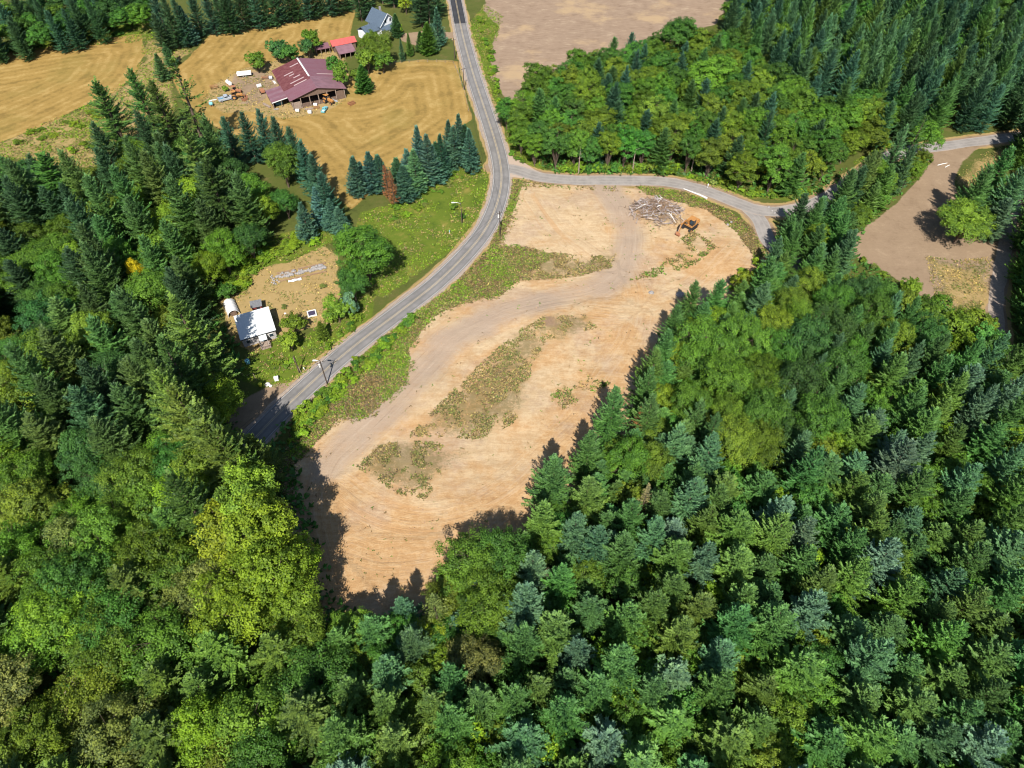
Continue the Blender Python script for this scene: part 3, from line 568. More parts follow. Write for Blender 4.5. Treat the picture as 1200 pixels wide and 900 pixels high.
T_('maple', 325, 172, 15, 5.8, 'maple', 'maple_tree', 'rounded green maple wrapped by the dark teal firs')
T_('maple', 300, 230, 13, 5.4, 'bright', 'maple_tree', 'bright green maple beside the dark teal firs')
T_('maple', 330, 225, 10, 4.4, 'green', 'maple_tree', 'small green maple between firs and bramble thicket')
for px, py, h in [(368, 222, 13), (352, 240, 13), (385, 235, 11), (395, 245, 9)]: T_('spruce', px, py, h, 3.6, 'bluesp', 'spruce_tree', 'blue spruce in the small clump behind the bramble thicket', 'tree', 'blue spruces behind the bramble thicket')
for px, py, h in [(413, 187, 13), (431, 181, 13), (442, 184, 12), (464, 187, 12), (476, 177, 14), (488, 151, 18), (499, 160, 16), (515, 160, 15), (525, 143, 16), (537, 136, 17), (549, 153, 14), (471, 196, 12), (505, 172, 14), (484, 178, 14), (421, 192, 11), (493, 166, 13), (531, 150, 14), (544, 148, 13), (510, 168, 13)]:
    T_('spruce', px, py, h + rnd.uniform(-1.5, 1.5), rnd.uniform(3.3, 4.6), rnd.choice(['bluesp', 'bluesp', 'blue', 'teal']), 'spruce_tree', 'blue spruce in the row along the roadside hay field', 'tree', 'blue spruces in the roadside row')
for px, py in [(450, 196), (457, 203)]: T_('dead', px, py, 12, 2.1, 'brown', 'dead_spruce', 'dead rust brown spruce within the blue spruce row', 'tree', 'dead spruces in the roadside row')
T_('dead', 753, 478, 13, 2.2, 'brown', 'dead_fir', 'dead rust brown fir on the clearing edge')
T_('skeleton', 760, 570, 17, 2.6, 'tan', 'dead_fir', 'pale leafless dead fir standing inside the fir stand')
T_('skeleton', 507, 700, 17, 3.6, 'khaki', 'dying_fir', 'dying yellowish fir with thin fishbone branches')
T_('skeleton', 642, 668, 10, 2.2, 'tan', 'dead_fir', 'short pale dead fir behind the bluish firs')
T_('poplar', 421, 270, 19, 8.3, 'maple', 'maple_tree', 'big round maple on the roadside by the cottage yard')
T_('maple', 408, 312, 13, 4.6, 'green', 'maple_tree', 'green tree leaning against the big round roadside maple')
T_('round', 392, 352, 8, 4.0, 'olive', 'broadleaf_tree', 'olive tree on the road verge near the round maple')
T_('round', 406, 346, 8, 2.4, 'blue2', 'willow_tree', 'small silvery willow beside the round roadside maple')
T_('round', 341, 372, 6, 3.2, 'bright', 'broadleaf_tree', 'bright green bushy tree touching the cottage wall')
T_('round', 337, 392, 6, 3.0, 'lime', 'broadleaf_tree', 'lime green bushy tree in front of the cottage')
T_('cone', 374, 378, 6, 1.8, 'olivefir', 'conical_tree', 'small green conical tree on the road verge')
T_('round', 262, 336, 5, 3.0, 'green', 'broadleaf_tree', 'dark green bush tree behind the white hoop shed')
# farmyard
for px, py, h, r, tint, lab in [(297, 62, 8, 4.2, 'maple', 'round green tree at the white trailer in the farmyard'), (322, 48, 9, 4.6, 'dgreen', 'dark tree at the hay side end of the farm hedge'), (338, 54, 8, 4.2, 'green', 'middle tree of the farm hedge behind the barn'), (362, 36, 9, 4.2, 'maple', 'green tree behind the small tin shed'), (358, 46, 8, 3.6, 'dgreen', 'dark tree beside the small tin shed'),
    (390, 66, 9, 3.0, 'green', 'slim green tree between barn and red shed'), (397, 74, 10, 3.6, 'maple', 'green tree touching the barn roof edge'), (434, 38, 12, 5.2, 'olive', 'olive maple in front of the farmhouse'), (444, 42, 13, 5.4, 'olive', 'second olive maple in front of the farmhouse'), (428, 58, 10, 4.4, 'olive', 'smaller olive maple beside the red roofed shed'), (446, 60, 9, 4.0, 'maple', 'green maple at the field corner near the farmhouse'),
    (452, 36, 5, 3.0, 'khaki', 'grey green shrub tree at the farmhouse drive'), (416, 82, 6, 2.2, 'olive', 'small olive tree behind the round conifer')]:
    T_('round' if h < 11 else 'maple', px, py, h, r, tint, 'broadleaf_tree', lab)
T_('cone', 423, 78, 10, 3.9, 'green', 'conifer_tree', 'plump green conifer at the barn corner by the field')
T_('cone', 500, 29, 12, 4.2, 'green', 'conifer_tree', 'dense green conical tree at the farmhouse drive')
T_('spruce', 511, 12, 15, 3.6, 'bluesp', 'spruce_tree', 'tall blue spruce where the drive meets the road')
T_('spruce', 505, 30, 11, 3.4, 'blue2', 'spruce_tree', 'blue spruce tucked behind the dense conical tree')
T_('cone', 492, 38, 8, 2.6, 'dgreen', 'conifer_tree', 'low dark conifer beside the dense conical tree')
T_('spruce', 478, 40, 9, 1.8, 'fir', 'spruce_tree', 'narrow green spruce in the farmhouse garden')
T_('spruce', 469, 46, 9, 1.4, 'blue', 'spruce_tree', 'narrowest blue green spruce by the garden fence')
T_('cone', 463, 18, 9, 3.0, 'dark', 'conifer_tree', 'dark rounded conifer beside the farmhouse gable')
for px, py, h, r in [(417, -20, 16, 3.8), (424, -30, 16, 4.0), (442, -46, 18, 4.5), (456, -44, 19, 5), (470, -42, 17, 4.6), (484, -36, 18, 4.6), (490, -22, 19, 5), (500, -18, 18, 4.5), (508, -28, 18, 4.5)]:
    T_('oldfir', px, py, h, r, 'dark', 'fir_tree', 'dark fir in the shelter belt behind the farmhouse', 'tree', 'dark firs behind the farmhouse')
for px, py, h, r in [(474, -5, 8, 3), (466, 28, 5, 2.2)]: T_('round', px, py, h, r, 'lime', 'broadleaf_tree', 'lime green shrub tree under the farmhouse shelter belt', 'tree', 'lime shrub trees at the farmhouse')
for px, py, h, r, t in [(178, -8, 20, 4.6, 'teal'), (190, -2, 20, 4.4, 'dark'), (203, 0, 19, 4.2, 'teal'), (222, -6, 17, 4.5, 'teal'), (180, 18, 15, 4, 'dark')]: T_('fir', px, py, h, r, t, 'fir_tree', 'dark fir in the clump between the two hay fields', 'tree', 'dark firs between the hay fields')
T_('spruce', 211, 10, 15, 4.6, 'bluesp', 'spruce_tree', 'large blue spruce between the two hay fields')
T_('spruce', 192, 52, 9, 3.0, 'blue', 'spruce_tree', 'small blue spruce on the strip between hay fields')
T_('spruce', 183, 65, 10, 3.4, 'blue', 'spruce_tree', 'small blue spruce just past the sparse spruce')
for i in range(18): T_('fir', 238 + i * 9.5 + rnd.uniform(-2, 2), -6 - i * 1.6 + rnd.uniform(-2, 2), 17, 4.2, 'dark' if i % 3 else 'teal', 'fir_tree', 'dark fir in the hedge line behind the far hay field', 'tree', 'dark firs behind the far hay field')
# beyond the side road
for px, py, h, r, t in [(718, 104, 14, 3.2, 'teal'), (735, 80, 16, 3.4, 'teal'), (748, 60, 17, 3.4, 'teal'), (757, 53, 15, 3.2, 'teal')]: T_('fir', px, py, h, r, t, 'fir_tree', 'dark blue green fir inside the leafy wood beyond the side road', 'tree', 'firs inside the leafy wood')
T_('poplar', 842, 64, 22, 9.0, 'maple', 'poplar_tree', 'tallest leafy tree in the wood beyond the side road')
T_('poplar', 880, 92, 18, 7.2, 'olive', 'poplar_tree', 'tall leafy tree beside the tallest leafy tree')
T_('poplar', 800, 20, 20, 7.6, 'green', 'poplar_tree', 'tall green tree at the edge of the brown field')
T_('alder', 700, 128, 14, 7.0, 'olive', 'alder_tree', 'full olive alder on the side road verge')
T_('maple', 597, 118, 8, 4.0, 'dgreen', 'broadleaf_tree', 'dark green low tree at the road junction')
T_('fir', 905, 130, 20, 3.8, 'dark', 'fir_tree', 'dark fir rising from the leafy wood by the side road')
T_('maple', 895, 180, 9, 3.6, 'olive', 'broadleaf_tree', 'olive tree on the verge of the side road bend')
T_('round', 906, 196, 5, 2.0, 'gold', 'broadleaf_tree', 'golden leaved small tree on the side road verge')
# round the gravel lot
def TB_(proto, px, py, h, r, tint, name=None, label=None, stand=None):
    x, y = P(px, py); TREES.append(dict(proto=proto, x=x, y=y, h=h, r=r, tint=tint, name=name, label=label, cat='tree', group=None, stand=stand, manual=True))
for px, py, h in [(1192, 292, 21), (1193, 320, 21), (1195, 350, 20), (1196, 380, 21), (1198, 412, 20), (1200, 262, 19), (1202, 300, 20), (1212, 340, 20), (1212, 240, 20), (1222, 280, 20)]: TB_('fir', px, py, h, 4.4, 'fir', 'fir_tree', None, 'lane')
for px, py, h, r, t in [(1060, 352, 7, 3.4, 'olive'), (1085, 376, 8, 4.2, 'maple'), (1125, 392, 8, 4.2, 'olive'), (1075, 392, 10, 4.8, 'maple'), (1105, 405, 10, 4.8, 'olive'), (1145, 396, 7, 3.6, 'olive')]: TB_('round', px, py, h, r, t, 'broadleaf_tree', None, 'grove')
T_('maple', 1146, 240, 14, 8.2, 'olive', 'maple_tree', 'lone olive maple on the gravel lot')
T_('fir', 1160, 198, 20, 5.6, 'fir', 'fir_tree', 'fir behind the lone maple on the gravel lot')
T_('fir', 1186, 176, 21, 5.6, 'fir', 'fir_tree', 'tall fir beside the gravel lane mouth')
T_('sparse', 1085, 138, 22, 4.4, 'fir', 'fir_tree', 'loose branched fir on the lot edge near the white log')
T_('fir', 1062, 150, 20, 3.8, 'blue', 'fir_tree', 'bluish fir beside the loose branched fir')
for px, py, h, r, t in [(1025, 180, 19, 4.6, 'oldfir2'), (1045, 195, 15, 4.2, 'fir2'), (1000, 200, 18, 4.4, 'oldfir'), (985, 235, 16, 4, 'fir'), (945, 228, 15, 4.2, 'dark'), (930, 255, 15, 3.8, 'fir'), (965, 265, 15, 4, 'fir'), (1000, 250, 13, 3.8, 'fir'), (915, 280, 14, 3.4, 'blue')]:
    T_('oldfir' if 'old' in t else 'fir', px, py, h, r, t, 'fir_tree', stand='neck')

# --- the rest of each wood, filled in at the spacing the photograph shows
KEEP = [(612, 215), (700, 216), (760, 218), (830, 236), (868, 265), (888, 297), (862, 325), (825, 338), (795, 362), (768, 398), (746, 450), (742, 478), (715, 463), (690, 500), (655, 535), (632, 560), (618, 612), (560, 612), (515, 640), (495, 700), (440, 718), (398, 705), (385, 640), (345, 540), (345, 490), (280, 540), (262, 520), (300, 440), (300, 395), (255, 350), (255, 325), (330, 272), (405, 262), (420, 245), (560, 190), (572, 200)]
KEEPS = [KEEP, [(1100, 160), (1200, 145), (1200, 172), (1130, 195), (1135, 250), (1180, 290), (1175, 345), (1105, 352), (1045, 312), (1005, 288), (1010, 268), (1050, 240), (1085, 200)],
    [(0, 60), (170, 38), (160, 90), (100, 122), (110, 190), (60, 175), (0, 165)], [(205, 80), (255, 25), (420, 0), (420, 40), (545, 70), (555, 150), (410, 245), (340, 140), (240, 120)], [(0, 335), (34, 340), (30, 395), (0, 400)],
    [(560, -20), (860, -20), (835, 28), (790, 28), (690, 45), (590, 90), (575, 60)], [(600, 190), (640, 202), (780, 204), (880, 225), (960, 240), (890, 300), (780, 225), (600, 225)]]
GRID = {}
def grid_sync():
    for t in TREES:
        if 'g' not in t: t['g'] = (int(t['x'] // 10), int(t['y'] // 10)); GRID.setdefault(t['g'], []).append(t)
def grid_sync_one(t): t['g'] = (int(t['x'] // 10), int(t['y'] // 10)); GRID.setdefault(t['g'], []).append(t)
def crowded(x, y, r, spacing):
    gx_, gy_ = int(x // 10), int(y // 10)
    for i in (-1, 0, 1):
        for j in (-1, 0, 1):
            for t in GRID.get((gx_ + i, gy_ + j), ()):
                if (t['x'] - x) ** 2 + (t['y'] - y) ** 2 < (spacing * ((.42 / 3.4 if t['manual'] else .5 / 3.8) * (r + t['r']))) ** 2: return True
    return False
def fill(poly, zc, spacing, mix, stand, hs, n=11000):
    W_ = PL(poly, zc); x0, y0 = W_.min(0); x1, y1 = W_.max(0); y0 = max(y0, 2)
    xs = np.array([rnd.uniform(x0, x1) for _ in range(n)]); ys = np.array([rnd.uniform(y0, y1) for _ in range(n)])
    ok = inside(W_, xs, ys); grid_sync()
    for l, hw in ROADS: ok &= segdist(l[::3], xs, ys) > hw + 2.2
    ok &= ~inside(CLEAR, xs, ys) | (sdf(CLEAR, xs, ys) < 4)
    for x, y in zip(xs[ok], ys[ok]):
        q = rnd.random(); acc = 0
        for proto, tints, p_, (h0, h1), (r0, r1) in mix:
            acc += p_
            if q <= acc: break
        h = rnd.uniform(h0, h1) * hs; r = rnd.uniform(r0, r1)
        if crowded(x, y, r, spacing): continue
        ax_, ay_ = -65.2 - x, 128.2 - y; al = ax_ * SH.x + ay_ * SH.y; bad = abs(ax_ * SH.y - ay_ * SH.x) < r + 3.4 and 0 < al < h * .95 + 4.5
        for zz, dx in ((h, 0), (h * .6, -r * .7), (h * .6, r * .7), (h * .35, 0), (h * .85, 0)):
            a, b = Q(x + dx, y, zz)
            if any(pin(k, a, b) for k in KEEPS): bad = True; break
        if bad: continue
        a, b = Q(x, y, h)
        if not (-310 < a < 1540 and -60 < b < 1040): continue
        TREES.append(dict(proto=proto, x=x, y=y, h=h, r=r, tint=rnd.choice(tints), name=None, label=None, cat='tree', group=None, stand=stand, manual=False)); grid_sync_one(TREES[-1])
EDGEMIX = [('fir', ['fir', 'fir2', 'blue', 'fir'], .55, (8, 13), (3.2, 4.2)), ('alder', ['maple', 'olive', 'green', 'bright'], 1, (7, 11), (3.0, 4.2))]
fill([(905, 300), (880, 330), (840, 355), (800, 390), (775, 440), (765, 500), (730, 520), (700, 545), (660, 590), (640, 630), (590, 640), (540, 660), (510, 700), (450, 725), (400, 725), (400, 790), (560, 770), (700, 660), (800, 540), (880, 400), (940, 320)], 8, 3.3, EDGEMIX, 'edge', 1)
for px, py, h, r in [(262, 556, 30, 6.4), (282, 572, 29, 6.0), (302, 596, 28, 6.2), (246, 540, 30, 6.0), (236, 520, 28, 5.6), (310, 592, 24, 5.2), (322, 570, 19, 4.4)]: TB_('oldfir', px, py, h, r, 'oldfir2', 'fir_tree', None, 'shade')
for px, py, h, r in [(318, 636, 27, 6.8), (334, 672, 26, 6.6), (346, 708, 24, 6.2), (300, 660, 22, 6.8), (362, 730, 16, 5.0)]: TB_('poplar', px, py, h, r, rnd.choice(['bright', 'lime', 'bright']), 'maple_tree', None, 'shade')
C_R = [('fir', ['fir', 'fir2', 'blue', 'blue2', 'fir2', 'olivefir', 'fir', 'fir', 'fir2'], .92, (13.5, 22.5), (3.7, 5.7)), ('alder', ['maple', 'olive', 'green'], 1, (12, 15), (3.6, 4.4))]
fill([(640, 640), (700, 600), (760, 560), (830, 520), (900, 530), (960, 520), (1000, 450), (1060, 410), (1110, 385), (1170, 400), (1560, 300), (1560, 1000), (600, 1060), (380, 1000), (385, 800), (440, 730), (520, 740), (600, 700)], 18, 4.1, C_R, 'right', 1.0)
fill([(780, 410), (830, 375), (900, 350), (1000, 305), (1060, 340), (1100, 370), (1050, 400), (990, 440), (950, 520), (880, 520), (800, 490)], 16, 4.6, [('maple', ['maple', 'green', 'dgreen', 'olive', 'maple'], .8, (14, 18), (4.4, 6)), ('fir', ['fir', 'blue'], 1, (15, 19), (3.3, 3.8))], 'grove', 1)
fill([(1192, 195), (1560, 130), (1560, 420), (1205, 390)], 18, 4.1, C_R, 'right', 1)
fill([(-320, 600), (0, 560), (120, 560), (220, 600), (290, 600), (350, 690), (395, 735), (385, 1020), (-320, 1060)], 17, 4.2, [('maple', ['maple', 'olive', 'maple', 'bright', 'green', 'khaki'], .86, (13, 17), (5.6, 8.4)), ('oldfir', ['fir2', 'oldfir2', 'fir'], 1, (16, 20), (4.6, 5.6))], 'lower', 1, 14000)
fill([(-320, 190), (0, 170), (60, 185), (110, 150), (190, 140), (250, 150), (300, 210), (250, 290), (200, 330), (270, 480), (280, 560), (220, 600), (120, 560), (0, 560), (-320, 600)], 18, 4.3, [('oldfir', ['oldfir', 'fir', 'oldfir', 'dark', 'oldfir2'], .50, (17, 26), (4.8, 6.8)), ('maple', ['green', 'maple', 'olive', 'dgreen', 'bright', 'maple'], 1, (12, 16), (5.0, 7.8))], 'upper', 1, 14000)
fill([(-320, 20), (0, 0), (165, -30), (165, 10), (60, 35), (0, 45), (-320, 75)], 10, 5.4, [('maple', ['dgreen', 'green', 'maple'], .6, (10, 14), (4, 5.5)), ('fir', ['dark', 'teal'], 1, (15, 18), (3.5, 4.4))], 'northwest', 1)
fill([(590, 110), (620, 92), (660, 72), (720, 50), (790, 35), (850, 35), (900, 70), (960, 110), (1010, 110), (1080, 120), (1100, 150), (1040, 140), (1000, 175), (930, 195), (860, 192), (800, 175), (720, 173), (650, 168), (615, 150)], 12, 4.4, [('alder', ['maple', 'olive', 'green', 'maple', 'olive', 'green'], .82, (12.5, 18), (4.3, 6.0)), ('fir', ['teal', 'dark', 'fir'], 1, (14, 18), (3.8, 4.6))], 'leafy', 1)
fill([(850, 15), (880, -70), (1540, -70), (1540, 120), (1200, 140), (1100, 118), (1070, 105), (1000, 100), (950, 92), (900, 55)], 19, 5.2, [('fir', ['fir', 'dark', 'teal', 'blue', 'fir2', 'teal'], .90, (17, 22), (4.0, 5.2)), ('alder', ['maple', 'green'], 1, (14, 17), (4.6, 5.6))], 'north', 1, 16000)
fill([(900, 275), (950, 240), (1000, 205), (1050, 170), (1090, 165), (1060, 200), (1012, 245), (1000, 290), (930, 310), (900, 310)], 13, 5, [('fir', ['fir', 'oldfir2', 'blue', 'dark'], .65, (13, 18), (3.2, 4)), ('alder', ['maple', 'olive'], 1, (9, 12), (3.4, 4.2))], 'neck', 1)

dM = np.gradient(MAIN, axis=0); dM /= np.linalg.norm(dM, axis=1)[:, None]
for i in range(len(MAIN)):
    if MAIN[i][1] < P(262, 560)[1] and i % 4 == 0:
        for sg, off in ((-1, 4.6), (1, 4.8)):
            x, y = MAIN[i] + sg * off * np.array([dM[i][1], -dM[i][0]]) + np.array([rnd.uniform(-.6, .6), rnd.uniform(-.6, .6)]); r = rnd.uniform(6.0, 7.2); h = rnd.uniform(15, 18)
            if any((t['x'] - x) ** 2 + (t['y'] - y) ** 2 < 12 for t in TREES): continue
            TREES.append(dict(proto='maple', x=x, y=y, h=h, r=r, tint=rnd.choice(['maple', 'olive', 'green', 'bright']), name=None, label=None, cat='tree', group=None, stand='lower', manual=False))
LOOK = dict(fir='mid green', fir2='grass green', blue='blue green', blue2='silvery blue', olivefir='yellowish green', dark='dark green', teal='dark teal', maple='green', olive='olive', bright='bright green', lime='lime green', green='deep green', dgreen='dark green', oldfir='dark olive', oldfir2='light olive', khaki='khaki')
PLACE = dict(shade='throwing its shadow over the shaded corner of the clearing', edge='on the edge of the dirt clearing', right='in the fir stand beside the clearing', grove='in the leafy grove between clearing and gravel lot', lower='in the leafy wood past the shaded road', upper='in the mixed wood between hay field and cottage', northwest='in the thicket beyond the first hay field', leafy='in the leafy wood beyond the side road', north='in the fir forest behind the leafy wood', lane='on the far side of the gravel lane', neck='in the tree belt between clearing, side road and gravel lot')
KINDN = dict(fir='fir', oldfir='fir', alder='alder', maple='maple', round='broadleaf tree', poplar='maple')
def frame(t):
    a, b = Q(t['x'], t['y'], t['h'] * .7); m = t['r'] * FPX / math.hypot(t['x'], t['y'], CAMH)
    return -2.4 * m < a < 1200 + 2.4 * m and -m * 1.6 < b < 900 + 2.4 * m
con = [t for t in TREES if t['proto'] in CON]; bro = [t for t in TREES if t['proto'] not in CON]
far_c, far_b = [], []
for lst, out in ((con, far_c), (bro, far_b)):
    lst.sort(key=lambda t: (not t['label'], not frame(t), math.hypot(t['x'], t['y'], CAMH - t['h'])))
    for i, t in enumerate(lst):
        if (i >= 300 or not frame(t)) and not t['label']: out.append(t); continue
        pr = rnd.choice(PROTO[t['proto']]); z = hz(t['x'], t['y'])
        if t['stand'] == 'right' and t['proto'] == 'fir': t['r'] *= 1.16
        sz_ = ''
        if not t['label']:
            hh_ = t['h']; big = (20, 17) if t['proto'] in CON else (16, 13.5)
            sz_ = ('tall ' if hh_ > big[0] else 'short ' if hh_ < big[1] else '') + ('broad ' if t['r'] > (4.7 if t['proto'] in CON else 5.8) else 'slim ' if t['r'] < (4.0 if t['proto'] in CON else 4.8) else '')
        lab = t['label'] or f"{sz_}{LOOK[t['tint']]} {KINDN[t['proto']]} {PLACE[t['stand']]}"
        grp = t['group'] or (None if t['label'] else f"{sz_}{LOOK[t['tint']]} {KINDN[t['proto']]}s {PLACE[t['stand']]}")
        nm = t['name'] or dict(fir='fir_tree', oldfir='fir_tree', alder='alder_tree', maple='maple_tree').get(t['proto'], 'broadleaf_tree')
        e = empty(nm, (t['x'], t['y'], z), rnd.uniform(0, 6.28), lab, t['cat'], grp)
        sc = (t['r'] / pr[3], t['r'] / pr[3], t['h'] / pr[2])
        part('trunk', pr[1], e, sc=sc); c = part('crown', pr[0], e, sc=sc)
        j = rnd.uniform(.85, 1.18); tc = TINT[t['tint']]; c.color = (tc[0] * j * rnd.uniform(.9, 1.12), tc[1] * j, tc[2] * j * rnd.uniform(.85, 1.2), 1)
def far_wood(name, lst, shapes, label, cat, mat):
    if not lst: return
    xy = np.array([(t['x'], t['y']) for t in lst]); z = height(xy[:, 0], xy[:, 1]); n = len(lst)
    me = bpy.data.meshes.new(name); me.vertices.add(n); me.vertices.foreach_set('co', np.column_stack([xy, z - .1]).astype(np.float32).ravel()); me.update()
    h0, r0 = shapes[0][2], shapes[0][3]
    sc = np.array([(t['r'] / r0, t['r'] / r0, t['h'] / h0) for t in lst], np.float32); tc = np.array([np.array(TINT[t['tint']]) * rnd.uniform(.85, 1.18) for t in lst])
    me.attributes.new('scl', 'FLOAT_VECTOR', 'POINT').data.foreach_set('vector', sc.ravel())
    me.attributes.new('spin', 'FLOAT_VECTOR', 'POINT').data.foreach_set('vector', np.array([(0, 0, rnd.uniform(0, 6.28)) for _ in lst], np.float32).ravel())
    me.attributes.new('tint', 'FLOAT_COLOR', 'POINT').data.foreach_set('color', np.column_stack([tc, np.ones(n)]).astype(np.float32).ravel())
    me.attributes.new('pick', 'INT', 'POINT').data.foreach_set('value', np.array([rnd.randrange(len(shapes)) for _ in lst], np.int32))
    o = tag(link(bpy.data.objects.new(name, me)), label, cat, kind='stuff')
    ng = bpy.data.node_groups.new(name, 'GeometryNodeTree'); ng.interface.new_socket('Geometry', in_out='INPUT', socket_type='NodeSocketGeometry'); ng.interface.new_socket('Geometry', in_out='OUTPUT', socket_type='NodeSocketGeometry')
    N = ng.nodes.new; Lk = ng.links.new; gi, go = N('NodeGroupInput'), N('NodeGroupOutput'); jn_ = N('GeometryNodeJoinGeometry'); ip = N('GeometryNodeInstanceOnPoints')
    for q in shapes[::-1]:
        m2 = q[0].copy(); m2.materials.clear(); m2.materials.append(mat); src = bpy.data.objects.new('tree_shape', m2)
        oi = N('GeometryNodeObjectInfo'); oi.inputs['Object'].default_value = src; oi.inputs['As Instance'].default_value = True; Lk(oi.outputs['Geometry'], jn_.inputs[0])
    def na(nm, ty, out):
        a = N('GeometryNodeInputNamedAttribute'); a.data_type = ty; a.inputs['Name'].default_value = nm; return [k for k in a.outputs if k.enabled and k.name == 'Attribute'][0]
    Lk(gi.outputs[0], ip.inputs['Points']); Lk(jn_.outputs[0], ip.inputs['Instance']); ip.inputs['Pick Instance'].default_value = True
    Lk(na('pick', 'INT', 0), ip.inputs['Instance Index']); Lk(na('spin', 'FLOAT_VECTOR', 0), ip.inputs['Rotation']); Lk(na('scl', 'FLOAT_VECTOR', 0), ip.inputs['Scale'])
    Lk(ip.outputs[0], go.inputs[0]); md = o.modifiers.new('trees', 'NODES'); md.node_group = ng
far_wood('distant_conifer_forest', far_c, PROTO['fir'][:4], 'dense dark fir forest reaching back behind the leafy wood', 'forest', M_NEEDLE_FAR)
und = []
UW = PL([(640, 640), (760, 560), (900, 500), (1100, 400), (1300, 350), (1500, 1000), (380, 1000), (400, 790), (520, 740)], 8); cx_ = np.array([(t['x'], t['y']) for t in con + bro])
for _ in range(2600):
    x, y = rnd.uniform(UW[:, 0].min(), UW[:, 0].max()), rnd.uniform(max(4, UW[:, 1].min()), UW[:, 1].max())
    if not pin(UW, x, y) or pin(CLEAR, x, y) or np.min(np.hypot(cx_[:, 0] - x, cx_[:, 1] - y)) < 2.7 or any((u_['x'] - x) ** 2 + (u_['y'] - y) ** 2 < 14 for u_ in und): continue
    if min(float(segdist(l, np.array([x]), np.array([y]))[0]) - hw for l, hw in RD) < 4: continue
    und.append(dict(x=x, y=y, h=rnd.uniform(7, 11.5), r=rnd.uniform(2.8, 4.0), tint=rnd.choice(['maple', 'green', 'bright', 'olive', 'fir'])))
far_wood('forest_understory', und, PROTO['round'], 'leafy undergrowth filling the gaps between the firs', 'undergrowth', M_LEAF_FAR)
far_wood('distant_leafy_forest', far_b, PROTO['alder'][:3], 'leafy trees of the outlying woods', 'forest', M_LEAF_FAR)


# ---------------------------------------------------------------- shrubs
SHN = [0]
def shrub(px, py, r, h, tint, label, group, name='shrub'):
    x, y = P(px, py)
    if min(float(segdist(l, np.array([x]), np.array([y]))[0]) - hw for l, hw in RD) < .5 + r * .7: return
    pr = rnd.choice(PROTO['shrub']); e = empty(name, (x, y, hz(x, y) - .08), rnd.uniform(0, 6.28), label, 'shrub', group)
    sc = (r / pr[3], r / pr[3], h / pr[2]); part('stems', pr[1], e, sc=sc); c = part('foliage', pr[0], e, sc=sc); j = rnd.uniform(.85, 1.2); tc = TINT[tint]; c.color = (tc[0] * j, tc[1] * j, tc[2] * j, 1)
def along(pts, n, spread, rr, hh, tints, label, group, name='shrub'):
    pts = np.array(pts, float); seg = np.r_[0, np.cumsum(np.linalg.norm(np.diff(pts, axis=0), axis=1))]
    for k in range(n):
        s_ = (k + rnd.random()) / n * seg[-1]; x = np.interp(s_, seg, pts[:, 0]) + rnd.uniform(-1, 1) * spread; y = np.interp(s_, seg, pts[:, 1]) + rnd.uniform(-1, 1) * spread
        shrub(x, y, rnd.uniform(*rr), rnd.uniform(*hh), rnd.choice(tints), label, group, name)
BT = ['bright', 'bright', 'lime', 'maple', 'green']
along([(346, 512), (366, 490), (392, 463), (416, 438), (442, 412), (466, 388), (484, 374)], 80, 9, (.9, 1.9), (.9, 2.0), BT, 'bright green shrub on the bank between the road and the bare soil', 'shrubs on the roadside bank')
along([(500, 350), (530, 330), (560, 305), (590, 250)], 10, 4, (.4, .8), (.5, .9), ['maple', 'olive', 'khaki'], 'small olive shrub on the narrow roadside bank', 'small shrubs on the narrow bank')
along([(345, 492), (352, 480), (365, 470)], 7, 4, (1.2, 2.0), (1.2, 2.4), ['lime', 'lime', 'bright'], 'lime shrub at the shaded end of the roadside bank', 'lime shrubs at the shaded bank end')
along([(352, 442), (370, 425), (392, 408), (412, 388), (425, 372)], 22, 5, (1.0, 1.9), (1.1, 2.6), BT + ['olive'], 'green shrub between the cottage yard and the road', 'shrubs between cottage yard and road')
along([(318, 415), (330, 430), (345, 425)], 6, 5, (.8, 1.3), (.7, 1.3), ['lime', 'olive', 'bright'], 'low shrub on the cottage lawn by the road', 'shrubs on the cottage lawn')
along([(262, 335), (285, 318), (315, 300), (345, 288), (370, 278)], 40, 8, (1.4, 2.6), (.9, 1.7), ['lime', 'bright', 'bright', 'olive'], 'bright bramble clump in the thicket behind the garden beds', 'brambles behind the garden beds', 'bramble')
along([(255, 345), (275, 335), (290, 330)], 9, 5, (1.2, 2.2), (.9, 1.6), ['bright', 'lime'], 'bright bramble clump behind the white hoop shed', 'brambles behind the hoop shed', 'bramble')
along([(408, 345), (440, 330)], 5, 4, (1, 1.6), (1, 1.8), ['maple', 'green'], 'green shrub under the big round roadside maple', 'shrubs under the roadside maple')
along([(455, 258), (500, 235), (545, 205), (560, 195)], 20, 7, (.8, 1.7), (.6, 1.3), ['olive', 'bright', 'maple', 'khaki'], 'low shrub on the green slope beside the blue spruces', 'shrubs on the green slope')
shrub(532, 246, 1.6, 2.2, 'maple', 'dark round shrub by the street light pole', None); shrub(543, 256, 1.2, 1.6, 'green', 'smaller dark shrub at the foot of the street light pole', None)
along([(596, 180), (615, 195), (640, 203)], 9, 2, (.9, 1.5), (.8, 1.6), ['bright', 'maple'], 'green shrub at the inner corner of the road junction', 'shrubs at the road junction')
along([(645, 201), (720, 202), (790, 203)], 44, 2, (1.2, 2.4), (1.4, 3.8), ['maple', 'olive', 'green', 'bright'], 'leafy shrub at the foot of the wood along the side road', 'shrubs along the side road wood')
along([(805, 208), (850, 218), (900, 230), (950, 228)], 22, 4, (1, 2.0), (.8, 1.8), ['lime', 'olive', 'bright', 'khaki'], 'yellow green shrub on the verge past the white marker post', 'shrubs past the white marker post')
along([(1000, 196), (1045, 170)], 10, 3, (1.2, 2.2), (.7, 1.4), ['lime', 'bright'], 'lime bush beside the far reach of the side road', 'lime bushes by the far side road')
